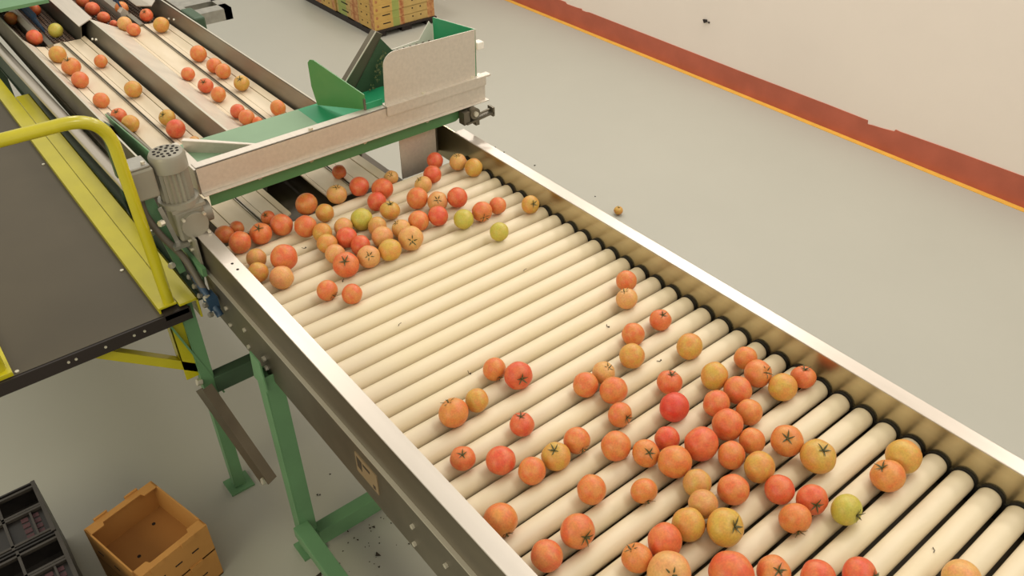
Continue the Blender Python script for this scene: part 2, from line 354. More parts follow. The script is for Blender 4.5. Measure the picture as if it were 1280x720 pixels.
# ------------------------------------------------------------ far chain conveyors
chain = thing('chain_conveyor', 'dark chain conveyors with metal dividers at the far end of the lanes', 'conveyor')
ZC = .955
def cy(k, x): return ly(k, x)
lanes = [(-.935, -.868), (-.805, -.70), (-.585, -.45), (-.405, -.305)]
for a, b in lanes:
    boxo('chain_bed', (-3.6, a, .925), (-2.19, b, .94), 'chain', chain)
    bm = BM()
    x = -3.0
    while x < -2.2:
        add_tube(bm, [(x, a+.004, ZC-.008), (x, b-.004, ZC-.008)], .0035, n=6)
        yy = a+.012
        while yy < b-.008:
            add_box(bm, (x-.007, yy, ZC-.010), (x+.007, yy+.005, ZC-.0005)); yy += .018
        x += .022
    obj('chain_mesh', bm, 'bead', chain)
for y0, y1 in ((-.862, -.822), (-.447, -.410)):
    bm = BM(); add_prism(bm, [(-3.6, y0, .93), (-3.6, y1, .93), (-3.6, y1, .985), (-3.6, (y0+y1)/2, 1.005), (-3.6, y0, .985)], (1.25, 0, 0)); obj('chain_divider', bm, 'steel', chain)
    bm = BM(); add_box(bm, (-2.36, y1-.012, .93), (-2.17, y1+.012, .972)); obj('divider_tip', bm, 'steel_dull', chain)
for y in (-.80, -.42):
    bm = BM()
    for k in range(46):
        x = -3.1 + k*.016; j = rnd.uniform(-.006, .006)
        add_tube(bm, [(x, y-.012+j, 1.03), (x+.012, y+.006+j, .965)], .003, n=5)
    add_box(bm, (-3.1, y-.02, 1.025), (-2.42, y+.002, 1.04)); obj('blue_brush', bm, 'bluehose', chain)
# plates above
bm = BM(); add_prism(bm, [(-3.6, -.695, 1.045), (-2.12, -.692, 1.04), (-2.2, -.612, 1.04), (-3.6, -.60, 1.045)], (0, 0, -.004)); obj('cover_plate', bm, 'steel', chain)
bm = BM(); add_prism(bm, [(-3.6, -.30, 1.05), (-2.26, -.295, 1.04), (-2.22, -.33, 1.03), (-2.36, -.36, 1.0), (-3.6, -.36, 1.0)], (0, 0, -.004)); obj('cover_plate', bm, 'steel', chain)
bm = BM(); add_prism(bm, [(-3.6, -.70, .93), (-2.2, -.69, .93), (-2.2, -.665, 1.03), (-3.6, -.672, 1.04)], (0, .003, 0)); obj('chain_side', bm, 'steel_dull', chain)
bm = BM(); add_box(bm, (-3.6, -1.02, 1.10), (-2.34, -.74, 1.115)); bmesh.ops.rotate(bm, verts=bm.verts, cent=(-2.34, -.9, 1.1), matrix=Matrix.Rotation(0, 3, 'Z')); obj('green_cover', bm, 'green', chain)
for (x, y, z) in ((-2.02, ly(AR, -2.02)+.005, 1.0), (-2.08, ly(AR, -2.08)+.004, .985), (-2.05, ly(BR, -2.05)+.006, 1.0), (-2.12, ly(BR, -2.12)+.006, .985)):
    bolt(infeed, (x, y, z), (0, -1, .1), r=.006, h=.005)
boxo('frame_side', (-3.6, -1.03, .60), (-2.9, -.96, .99), 'green_dk', chain)
# machine shoe behind the right wall at the far end
bm = BM(); add_box(bm, (-2.95, -.16, .86), (-2.25, -.13, .94)); add_box(bm, (-2.60, -.13, .84), (-2.50, .10, .90)); add_box(bm, (-2.42, -.13, .84), (-2.34, .10, .90)); add_box(bm, (-2.60, .06, .84), (-2.34, .10, .90))
obj('outrigger_bracket', bm, 'galv', chain)
bm = BM(); add_box(bm, (-2.30, -.18, .82), (-2.12, -.12, .96)); obj('side_box', bm, 'green_dk', chain, bevel=.01)
for x in (-2.9,):
    for y in (-.95, -.2): leg(chain, x-.3, y, .01, .92, s=.05, m='green_dk')

# ------------------------------------------------------------ cross belt conveyor
cross = thing('cross_conveyor', 'green cross belt conveyor in a stainless rail bridging the lanes, with hopper and motor', 'conveyor')
Y0, Y1 = -.895, .125
bm = BM()
add_box(bm, (-.174, Y0, 1.142), (-.170, Y1, 1.225)); add_box(bm, (-.205, Y0, 1.221), (-.170, Y1, 1.225)); add_box(bm, (-.174, Y0, 1.138), (-.155, Y1+.005, 1.142))
obj('front_rail', bm, 'steel', cross, bevel=.001)
bm = BM(); add_box(bm, (-.19, -.27, 1.222), (-.163, Y1+.02, 1.228)); add_box(bm, (-.168, -.27, 1.195), (-.164, Y1, 1.225)); obj('rail_angle', bm, 'steel', cross)
bm = BM(); add_box(bm, (-.42, Y0, 1.10), (-.416, .10, 1.182)); obj('rear_rail', bm, 'steel_dull', cross)
bm = BM(); add_box(bm, (-.415, -.86, 1.178), (-.20, -.46, 1.186)); o = obj('belt', bm, 'belt', cross); o['label'] = 'worn pale green belt surface'
bm = BM(); add_box(bm, (-.415, -.46, 1.178), (-.20, .09, 1.1862)); o = obj('belt', bm, 'belt_new', cross); o['label'] = 'bright green belt surface by the hopper'
bm = BM(); add_box(bm, (-.415, -.86, 1.10), (-.19, .05, 1.106)); obj('return_belt', bm, 'belt', cross)
bm = BM(); add_prism(bm, [(-.180, -.875, 1.092), (-.180, .0, 1.092), (-.180, .045, 1.115), (-.180, .045, 1.142), (-.180, -.875, 1.142)], (.004, 0, 0)); obj('skirt', bm, 'belt_edge', cross)
for y in (-.72, -.55, -.36, -.12): bolt(cross, (-.172, y, 1.136), (1, 0, -.6), r=.007, h=.008)
for y in (-.53, -.12, .08): bolt(cross, (-.18, y, 1.226), (0, 0, 1), r=.008, h=.007)
# plough deflector at left end
bm = BM(); add_prism(bm, [(-.36, -.86, 1.186), (-.19, -.67, 1.186), (-.19, -.67, 1.215), (-.36, -.86, 1.225)], (-.003, .003, 0)); add_prism(bm, [(-.36, -.862, 1.225), (-.186, -.668, 1.213), (-.193, -.658, 1.213), (-.372, -.85, 1.225)], (0, 0, -.003))
obj('plough', bm, 'steel', cross)
boxo('end_cover', (-.41, -.89, 1.12), (-.21, -.862, 1.20), 'steel', cross)
# hopper
bm = BM()
pts = [(-.182, .092, 1.208), (-.182, .095, 1.389)]
for k in range(7):
    t = math.pi/2*k/6; pts.append((-.182, -.215-.045*math.sin(t), 1.352+.042*math.cos(t)))
pts += [(-.182, -.268, 1.212)]
add_prism(bm, pts, (.003, 0, 0)); obj('hopper_panel', bm, 'steel', cross)['label'] = 'large plain stainless hopper side'
bm = BM(); add_prism(bm, [(-.182, .095, 1.20), (-.182, .095, 1.389), (-.40, .078, 1.374), (-.40, .078, 1.20)], (0, .003, 0)); obj('hopper_end', bm, 'belt_new', cross)
bm = BM(); add_prism(bm, [(-.182, .0985, 1.20), (-.182, .0985, 1.389), (-.40, .0815, 1.374), (-.40, .0815, 1.20)], (0, .002, 0)); obj('hopper_end_back', bm, 'steel', cross)
bm = BM(); add_prism(bm, [(-.405, -.10, 1.19), (-.405, .112, 1.19), (-.405, .112, 1.298), (-.405, .066, 1.362), (-.405, .02, 1.306), (-.405, -.09, 1.30)], (-.003, 0, 0)); obj('hopper_back', bm, 'white', cross)
for k in range(6): bolt(cross, (-.404, -.07+k*.026, 1.293), (1, 0, 0), r=.004, h=.004, m='steel_dark')
bm = BM(); add_box(bm, (-.20, .098, 1.32), (-.17, .125, 1.345)); obj('latch', bm, 'white', cross, bevel=.003)
# green guide flap, standing across the belt
A = Vector((-.40, -.392, 0)); B = Vector((-.198, -.326, 0)); nrm = (B-A).cross(Vector((0, 0, 1))).normalized()
fl = [A+Vector((0, 0, 1.188)), B+Vector((0, 0, 1.225)), B+Vector((0, 0, 1.275)), A+(B-A)*.16+Vector((0, 0, 1.336)), A+(B-A)*.06+Vector((0, 0, 1.344)), A-(B-A)*.02+Vector((0, 0, 1.342)), A-(B-A)*.07+Vector((0, 0, 1.330)), A-(B-A)*.07+Vector((0, 0, 1.25))]
bm = BM(); add_prism(bm, fl, nrm*.004); obj('guide_flap', bm, 'green_plate', cross)
bm = BM(); add_box(bm, (-.198, -.333, 1.19), (-.194, -.268, 1.245)); obj('guide_plate', bm, 'belt_new', cross)
bm = BM(); add_box(bm, (-.199, -.334, 1.19), (-.192, -.328, 1.262)); obj('hinge', bm, 'steel_dark', cross)
# dark elevator chute behind, leading down onto the belt
bm = BM()
add_prism(bm, [(-.40, -.280, 1.237), (-.40, -.245, 1.195), (-.40, -.125, 1.362), (-.40, -.148, 1.376)], (-.03, 0, 0))
obj('chute_side', bm, 'steel_dark', cross)
bm = BM(); add_bar(bm, (-.398, -.283, 1.238), (-.398, -.149, 1.378), .004, .003); obj('chute_edge_highlight', bm, 'bolt', cross)  # thin pale bar added as the highlight along the chute edge
bm = BM(); add_prism(bm, [(-.395, -.225, 1.125), (-.395, -.265, 1.19), (-.395, -.135, 1.35), (-.395, -.095, 1.30), (-.395, -.04, 1.28), (-.395, -.04, 1.14)], (-.01, 0, 0)); obj('chute_floor', bm, 'green_dk', cross)
bm = BM()
for k in range(46):
    t = rnd.random(); p = Vector((-.383, -.20+.06*t+rnd.uniform(-.012, .012), 1.17+.14*t)); a = rnd.uniform(0, 6)
    add_prism(bm, [p, p+Vector((0, .008*math.cos(a), .008*math.sin(a))), p+Vector((.002, .007*math.cos(a+1), .009*math.sin(a+1)))], (.0015, 0, 0))
tag(obj('leaf_litter', bm, 'leaf', cross), kind='stuff')
# tail bearing
tb = BM(); add_tube(tb, [(-.18, .055, 1.118), (-.135, .055, 1.118)], .020, n=18); tb_o = obj('tail_bearing', tb, 'steel_dark', cross, smooth=True)
bm = BM(); add_tube(bm, [(-.135, .055, 1.118), (-.128, .055, 1.118)], .009, n=12); obj('shaft_end', bm, 'bolt', tb_o)
bm = BM(); add_bar(bm, (-.15, .02, 1.088), (-.15, .135, 1.098), .03, .006); add_box(bm, (-.165, .13, 1.085), (-.135, .138, 1.118)); add_tube(bm, [(-.15, .07, 1.104), (-.15, .125, 1.109)], .004, n=8); add_box(bm, (-.16, .06, 1.07), (-.14, .075, 1.09)); add_box(bm, (-.17, .01, 1.085), (-.14, .035, 1.13))
obj('take_up_bracket', bm, 'steel_dark', cross)
# drive motor: vertical ribbed housing, fan cover, gearbox, terminal box
mo = BM(); MX, MY = -.185, -.957
n = 40; rings = []
for z, r in ((1.150, .040), (1.250, .040)):
    rings.append([mo.verts.new((MX+math.cos(2*math.pi*k/n)*(r+(.006 if k % 2 else 0)), MY+math.sin(2*math.pi*k/n)*(r+(.006 if k % 2 else 0)), z)) for k in range(n)])
for k in range(n): mo.faces.new([rings[0][k], rings[0][(k+1) % n], rings[1][(k+1) % n], rings[1][k]])
mo.faces.new(rings[0]); mo.faces.new(rings[1]); motor = obj('motor', mo, 'motor', cross)
bm = BM(); add_tube(bm, [(MX, MY, 1.245), (MX, MY, 1.284), (MX, MY, 1.292), (MX, MY, 1.294)], .05, n=32, radii=[.0495, .0495, .045, .040]); fc = obj('fan_cover', bm, 'motor', motor, smooth=True)
bm = BM()
for ring, cnt in ((.031, 12), (.018, 7), (0, 1)):
    for k in range(cnt):
        a = 2*math.pi*k/cnt; x, y = MX+ring*math.cos(a), MY+ring*math.sin(a); add_tube(bm, [(x, y, 1.2935), (x, y, 1.295)], .0046, n=8)
obj('vent_grille', bm, 'hole', fc)
bm = BM(); add_tube(bm, [(MX, MY, 1.135), (MX, MY, 1.152)], .056, n=28); add_box(bm, (MX-.05, MY-.04, 1.128), (MX+.05, MY+.055, 1.138)); obj('motor_flange', bm, 'motor', motor, smooth=True)
bm = BM(); add_box(bm, (MX-.042, MY-.035, 1.03), (MX+.045, MY+.05, 1.128)); gb = obj('gearbox', bm, 'motor', cross, bevel=.008)
bm = BM(); add_tube(bm, [(MX+.045, MY+.01, 1.08), (MX+.060, MY+.01, 1.08)], .038, n=24); add_tube(bm, [(MX, MY+.05, 1.08), (MX, MY+.075, 1.08)], .032, n=20); obj('output_flange', bm, 'motor', gb, smooth=True)
for dx, dz in ((.03, .03), (-.03, .03), (.03, -.03)): bolt(gb, (MX+.060, MY+.01+dx, 1.08+dz), (1, 0, 0), r=.005)
bm = BM(); add_box(bm, (MX-.05, MY-.125, 1.185), (MX+.03, MY-.05, 1.275)); tbx = obj('terminal_box', bm, 'motor', motor, bevel=.006)
bm = BM(); add_box(bm, (MX-.045, MY-.12, 1.275), (MX+.025, MY-.055, 1.283)); obj('box_lid', bm, 'galv', tbx, bevel=.003)
bolt(tbx, (MX+.012, MY-.068, 1.283), (0, 0, 1), r=.006)
bm = BM(); add_tube(bm, arc([(MX, MY-.10, 1.185), (MX, MY-.10, 1.13), (MX+.02, MY-.08, 1.06), (-.15, -.995, .98), (-.09, -.985, .90), (-.05, -.98, .86)], .05), .010, n=10); obj('cable', bm, 'hose', cross, smooth=True)
bm = BM(); add_tube(bm, arc([(MX-.03, MY-.095, 1.19), (MX-.02, MY-.10, 1.10), (-.18, -1.00, 1.0), (-.13, -.995, .92), (-.08, -.985, .86)], .05), .008, n=8); obj('cable', bm, 'black', cross, smooth=True)
# mounting brackets under the motor
bm = BM(); add_bar(bm, (-.20, -1.04, 1.18), (-.17, -1.00, .92), .035, .006, up=(1, 0, 0)); obj('mount_bracket', bm, 'green', cross)
bm = BM(); add_bar(bm, (-.16, -1.02, 1.15), (-.15, -1.0, 1.02), .012, .004, up=(1, 0, 0)); add_box(bm, (-.16, -1.02, 1.02), (-.13, -.975, 1.03)); obj('mount_bracket', bm, 'galv', cross)
bm = BM(); add_bar(bm, (-.36, -.99, .975), (-.08, -.97, .95), .012, .03); obj('mount_rail', bm, 'green', cross)
bm = BM(); add_box(bm, (-.24, -.968, .93), (-.10, -.962, 1.05)); obj('mount_plate', bm, 'motor', cross)
for x, z in ((-.14, 1.03), (-.12, .95), (-.22, .95), (-.14, 1.0)): bolt(cross, (x, -.968, z), (0, -1, 0), r=.006)
for (x, y, z) in ((-.13, -1.03, 1.12), (-.2, -1.05, 1.06), (-.16, -1.03, .96), (-.06, -.985, .88)): bolt(cross, (x, y, z), (.5, -1, .2), r=.009, h=.012)
# pneumatic valve cluster hung beside the left rail
val = thing('air_valve_block', 'blue and metal air fittings hanging beside the left rail above the yellow frame', 'valve')
bm = BM(); add_tube(bm, arc([(-.15, -.99, .935), (-.07, -.985, .885), (-.05, -.98, .86), (-.02, -.975, .83)], .03), .011, n=10); add_box(bm, (-.085, -.995, .845), (-.035, -.965, .885)); obj('fitting_body', bm, 'bluehose', val, smooth=True)
for k in range(5): bolt(val, (-.13+k*.028, -.998, .92-k*.018), (.2, -1, .4), r=.008, h=.01, name='nut', m='galv')

# ------------------------------------------------------------ yellow platform
plat = thing('platform', 'grey topped platform table in a yellow frame left of the conveyor', 'platform')
bm = BM(); add_box(bm, (-3.4, -1.56, .826), (-.115, -1.105, .836)); obj('deck', bm, 'deck', plat)
bm = BM(); add_box(bm, (-.118, -1.57, .795), (-.108, -1.03, .836)); add_box(bm, (-.15, -1.105, .82), (-.108, -1.035, .84)); obj('deck_edge', bm, 'darkedge', plat)
for k, y in enumerate((-1.17, -1.20, -1.28, -1.36, -1.38)): bolt(plat, (-.107, y, .818), (1, 0, 0), r=.004, h=.002)
for x, y in ((-.42, -1.125), (-1.3, -1.125), (-.13, -1.5), (-2.2, -1.125), (-.6, -1.49)):
    bolt(plat, (x, y, .836), (0, 0, 1), r=.006, h=.003)
bm = BM(); add_box(bm, (-3.4, -1.112, .80), (-.13, -1.106, .852)); add_box(bm, (-3.4, -1.112, .848), (-.13, -1.058, .855)); add_box(bm, (-1.98, -1.056, .845), (-.115, -1.0, .853)); add_box(bm, (-1.98, -1.006, .78), (-.115, -1.0, .853))
obj('edge_channel', bm, 'yellow', plat, bevel=.0015)['label'] = 'right yellow edge channel'
bm = BM(); add_box(bm, (-3.4, -1.56, .80), (-.12, -1.51, .85)); obj('edge_channel', bm, 'yellow', plat, bevel=.0015)['label'] = 'left yellow edge channel'
bm = BM(); add_box(bm, (-.19, -1.095, .60), (-.145, -1.09, .84)); add_box(bm, (-.150, -1.095, .55), (-.145, -1.045, .84)); obj('bracket_post', bm, 'yellow', plat, bevel=.001)
bm = BM(); add_bar(bm, (-.16, -1.33, .80), (-.16, -1.035, .565), .03, .03); obj('brace', bm, 'yellow', plat, bevel=.001)
hr = arc([(-.15, -1.075, .85), (-.15, -1.085, 1.455), (-.15, -1.535, 1.462), (-.15, -1.535, .85)], .10, 10)
bm = BM(); add_tube(bm, hr, .0165, n=16); obj('handrail', bm, 'yellow', plat, smooth=True)
for x, y in ((-3.3, -1.53), (-3.3, -1.15)):
    bm = BM(); add_box(bm, (x-.02, y-.02, 0), (x+.02, y+.02, .82)); obj('leg', bm, 'yellow', plat)

# ------------------------------------------------------------ cardboard trays
def tray(label):
    t = thing('cardboard_tray', label, 'box', 'cardboard trays under the platform')
    a, b, h = .235, .285, .125       # a: L-T direction, b: T-R direction
    th = .005
    bm = BM(); add_box(bm, (0, 0, 0), (a, b, .006)); bt = obj('bottom', bm, 'card_in', t)
    bm = BM()
    for x, y in ((.06, .20), (.17, .22), (.06, .05), (.16, .12)): add_tube(bm, [(x, y, .006), (x, y, .0068)], .006, n=10)
    obj('vent_hole', bm, 'hole', bt)
    # end walls (x runs along a): high corners, dipped middle, with tabs
    for y in (0, b-th):
        bm = BM(); add_prism(bm, [(0, y, 0), (a, y, 0), (a, y, h), (0, y, h)], (0, th, 0))
        w = obj('end_wall', bm, 'card', t)
        bm = BM()
        yy = y+th if y else y-.001
        for cx in (.25, .5, .75): add_box(bm, (a*cx-.012, yy, h*.45), (a*cx+.012, yy+.001, h*.45+.005))
        obj('slot', bm, 'hole', w)
        bm = BM(); yi = y+th if not y else y-.03
        add_prism(bm, [(0, yi, h), (a, yi, h), (a, yi+.03, h), (a*.80, yi+.03, h), (a*.78, yi+.016, h), (a*.22, yi+.016, h), (a*.20, yi+.03, h), (0, yi+.03, h)] if not y else [(0, yi+.03, h), (a, yi+.03, h), (a, yi, h), (a*.80, yi, h), (a*.78, yi+.014, h), (a*.22, yi+.014, h), (a*.20, yi, h), (0, yi, h)], (0, 0, -.004)); obj('rim_flap', bm, 'card', w)
        for cx in (.3, .75):
            yo = y-.006 if not y else y+th
            boxo('tab', (a*cx-.022, yo, h-.012), (a*cx+.022, yo+.006, h+.008), 'card', w)
    for x in (0, a-th):
        bm = BM(); add_prism(bm, [(x, th, 0), (x, b-th, 0), (x, b-th, h), (x, th, h)], (th, 0, 0))
        w = obj('side_wall', bm, 'card', t)
        bm = BM(); xo = x-.001 if not x else x+th
        for cy_ in (.2, .5, .8): add_box(bm, (xo, b*cy_-.014, h*.4), (xo+.001, b*cy_+.014, h*.4+.004))
        obj('slot', bm, 'hole', w)
    return t
def copy_tree(o, parent=None):
    c = o.copy(); col.objects.link(c)
    if parent is not None: c.parent = parent
    for ch in list(o.children): copy_tree(ch, c)
    return c
ang = math.atan2(-.1, .25)
t1 = tray('lower brown cardboard tray standing on the floor under the other tray')
Lp = Vector((-.058, -1.526)); Tp = Vector((-.116, -1.300)); e = (Tp-Lp).normalized()
# local x -> along T->L reversed so that +y points to T->R
dirx = (Lp-Tp).normalized(); t1.location = (Tp.x, Tp.y, 0); 
rz = math.atan2(dirx.y, dirx.x)
t1.rotation_euler = (0, 0, rz)
t2 = copy_tree(t1); t2['label'] = 'open brown cardboard tray with flaps, stacked on top of the other tray'; t2.location = (Tp.x, Tp.y, .1255)

# ------------------------------------------------------------ black crates
def crate(label):
    t = thing('plastic_crate', label, 'crate', 'black crates stacked on the floor at left')
    a, b, h = .238, .40, .30
    bm = BM()
    add_box(bm, (0, 0, 0), (a, b, .01))
    for lo, hi in (((0, 0, 0), (.006, b, h)), ((a-.006, 0, 0), (a, b, h)), ((0, 0, 0), (a, .006, h)), ((0, b-.006, 0), (a, b, h))): add_box(bm, lo, hi)
    obj('shell', bm, 'crate', t)
    bm = BM()
    for x in (.02, .105, .115, a-.014): add_box(bm, (x-.004, 0, h-.01), (x+.004, b, h+.001))
    add_box(bm, (0, b-.012, h-.004), (a, b, h+.003)); add_box(bm, (0, b-.12, h-.01), (a, b-.112, h+.001))
    obj('rim', bm, 'crate_rim', t)
    bm = BM(); add_box(bm, (.10, 0, h-.03), (a-.01, b, h-.012)); add_box(bm, (.0, 0, h-.09), (.10, b, h-.08)); obj('folded_panel', bm, 'crate', t)
    bm = BM()
    for i in range(4):
        for j in range(2): add_box(bm, (.125+i*.024, b-.075+j*.03, h-.013), (.141+i*.024, b-.055+j*.03, h-.010))
    obj('lattice', bm, 'crate_tag', t)
    bm = BM(); add_box(bm, (.118, b-.048, h-.012), (a-.014, b-.042, h-.001)); obj('rib', bm, 'crate_rim', t)
    return t
c1 = crate('black plastic crate left of the cardboard trays, farther from the camera'); c1.location = (-.30, -1.99, 0)
c2 = copy_tree(c1); c2.location = (-.055, -1.985, 0); c2['label'] = 'black plastic crate left of the cardboard trays, nearer the bottom edge'
c3 = copy_tree(c1); c3.location = (.19, -1.98, 0); c3['label'] = 'black plastic crate at the bottom edge, nearest of the row'

# ------------------------------------------------------------ pallet with fruit flats
pal = thing('pallet', 'dark pallet under the stacked printed produce cartons at the back', 'pallet')
px1, py0 = -3.60, 1.655
bm = BM()
for k in range(6): add_box(bm, (px1-1.2+k*.22, py0, .042), (px1-1.2+k*.22+.12, py0+.56, .055))
obj('deck_boards', bm, 'darkedge', pal)
for y in (py0, py0+.24, py0+.47): boxo('bearer', (px1-1.2, y, 0), (px1, y+.09, .042), 'darkedge', pal)
FH = .0625
def flat(label):
    t = thing('produce_carton', label, 'box', 'printed produce cartons stacked on the pallet')
    a, b, h = .59, .555, FH-.001
    bm = BM(); add_box(bm, (0, 0, 0), (a, b, .004))
    for lo, hi in (((0, 0, 0), (a, .005, h)), ((0, b-.005, 0), (a, b, h)), ((0, 0, 0), (.005, b, h)), ((a-.005, 0, 0), (a, b, h))): add_box(bm, lo, hi)
    obj('tray_body', bm, 'flat_y', t)
    def band(name, m, fx=None, fy=None):
        bm = BM()
        if fy: add_box(bm, (a, fy[0], .0), (a+.0012, fy[1], h))
        if fx: add_box(bm, (fx[0], -.0012, .0), (fx[1], 0, h))
        return obj(name, bm, m, t)
    band('printed_end', 'flat_s', fy=(0, .165)); band('green_stripe', 'flat_g', fy=(.165, .225)); band('rust_stripe', 'flat_b', fy=(.235, .27)); band('rust_stripe', 'flat_b', fy=(.49, .555))
    band('rust_stripe', 'flat_b', fx=(a-.05, a)); band('printed_end', 'flat_s', fx=(a-.22, a-.06)); band('rust_stripe', 'flat_b', fx=(a-.36, a-.24)); band('green_stripe', 'flat_g', fx=(.03, .16))
    bm = BM(); add_box(bm, (a+.0012, .075, .036), (a+.0022, .145, .044))
    for y in (.345, .42): add_box(bm, (a+.0002, y, .036), (a+.0016, y+.011, .046)) ; add_box(bm, (a+.0002, y, .036), (a+.0018, y+.010, .046))
    for x in (a-.19, a-.11): add_box(bm, (x, -.0024, .034), (x+.014, -.001, .044))
    add_box(bm, (a-.50, -.0024, .034), (a-.40, -.001, .044))
    obj('hand_slot', bm, 'hole', t)
    bm = BM(); add_tube(bm, [(a+.001, .025, .03), (a+.002, .025, .03)], .012, n=12); obj('round_mark', bm, 'flat_b', t)
    return t
NUM = ['lowest', 'second lowest', 'third lowest', 'fourth lowest', 'fifth from the bottom', 'sixth from the bottom', 'seventh from the bottom', 'topmost']
f0 = flat('x'); f0.location = (px1-.59, py0, .056)
first = True
for colm in range(2):
    for k in range(8):
        f = f0 if first else copy_tree(f0); first = False
        j = rnd.uniform(-.004, .004)
        f.location = (px1-.592-colm*.60+j, py0+(.0 if colm == 0 else -.012)+rnd.uniform(-.003, .003), .056+k*FH)
        f['label'] = 'printed tan produce carton, %s in the %s stack on the pallet' % (NUM[k], 'nearer' if colm == 0 else 'farther')

# ------------------------------------------------------------ tomatoes
def tomato_mesh(name, seed, m):
    r = random.Random(seed); lob = r.choice((5, 6, 7)); ph = r.uniform(0, 6); amp = r.uniform(.015, .04); sq = r.uniform(.86, .95); sk = r.uniform(-.05, .05)
    bm = BM(); bmesh.ops.create_uvsphere(bm, u_segments=32, v_segments=20, radius=1.0)
    for v in bm.verts:
        x, y, z = v.co; a = math.atan2(y, x); rad = math.hypot(x, y)
        k = 1 + amp*math.cos(lob*a+ph)*max(0, .35+z*.65)*min(1, rad*2.2) + sk*math.cos(a+ph)*z
        zz = z*sq
        if z > 0: zz -= .16*math.exp(-(rad/.22)**2)
        else: zz += .05*math.exp(-(rad/.2)**2)
        v.co = (x*k, y*k, zz)
    me = bpy.data.meshes.new(name); bm.to_mesh(me); bm.free(); me.materials.append(m)
    for p in me.polygons: p.use_smooth = True
    return me
def calyx_mesh(seed):
    r = random.Random(seed); bm = BM(); n = r.choice((5, 5, 6)); a0 = r.uniform(0, 6)
    for k in range(n):
        a = a0 + 2*math.pi*k/n + r.uniform(-.15, .15); ln = r.uniform(.36, .52); lift = r.uniform(0.0, .16); w = .06
        d = Vector((math.cos(a), math.sin(a), 0)); s = Vector((-d.y, d.x, 0)); tw = r.uniform(-.1, .1)
        rows = []
        for i in range(5):
            t = i/4; p = d*(.03+ln*t) + s*tw*t*t + Vector((0, 0, .745+.13*math.sin(min(1, t*1.3)*1.57)+lift*t*t))
            ww = w*(.6+.8*t-1.4*t*t) + .008
            rows.append([bm.verts.new(p - s*ww), bm.verts.new(p + Vector((0, 0, .02))), bm.verts.new(p + s*ww)])
        for q, u in zip(rows, rows[1:]):
            bm.faces.new([q[0], q[1], u[1], u[0]]); bm.faces.new([q[1], q[2], u[2], u[1]])
    st = Vector((r.uniform(-.12, .12), r.uniform(-.12, .12), .26))
    b0 = Vector((0, 0, .72)); add_tube(bm, [b0, b0+st*.5, b0+st], .05, n=7, radii=[.07, .045, .055])
    me = bpy.data.meshes.new('calyx'); bm.to_mesh(me); bm.free(); me.materials.append(M['calyx'])
    for p in me.polygons: p.use_smooth = True
    return me
TOM = {(c, s): None for c in TM for s in range(3)}
for (c, s) in TOM: TOM[(c, s)] = tomato_mesh('tomato_'+TM[c].name, s*17+ord(c), TM[c])
CAL = [calyx_mesh(s) for s in range(5)]
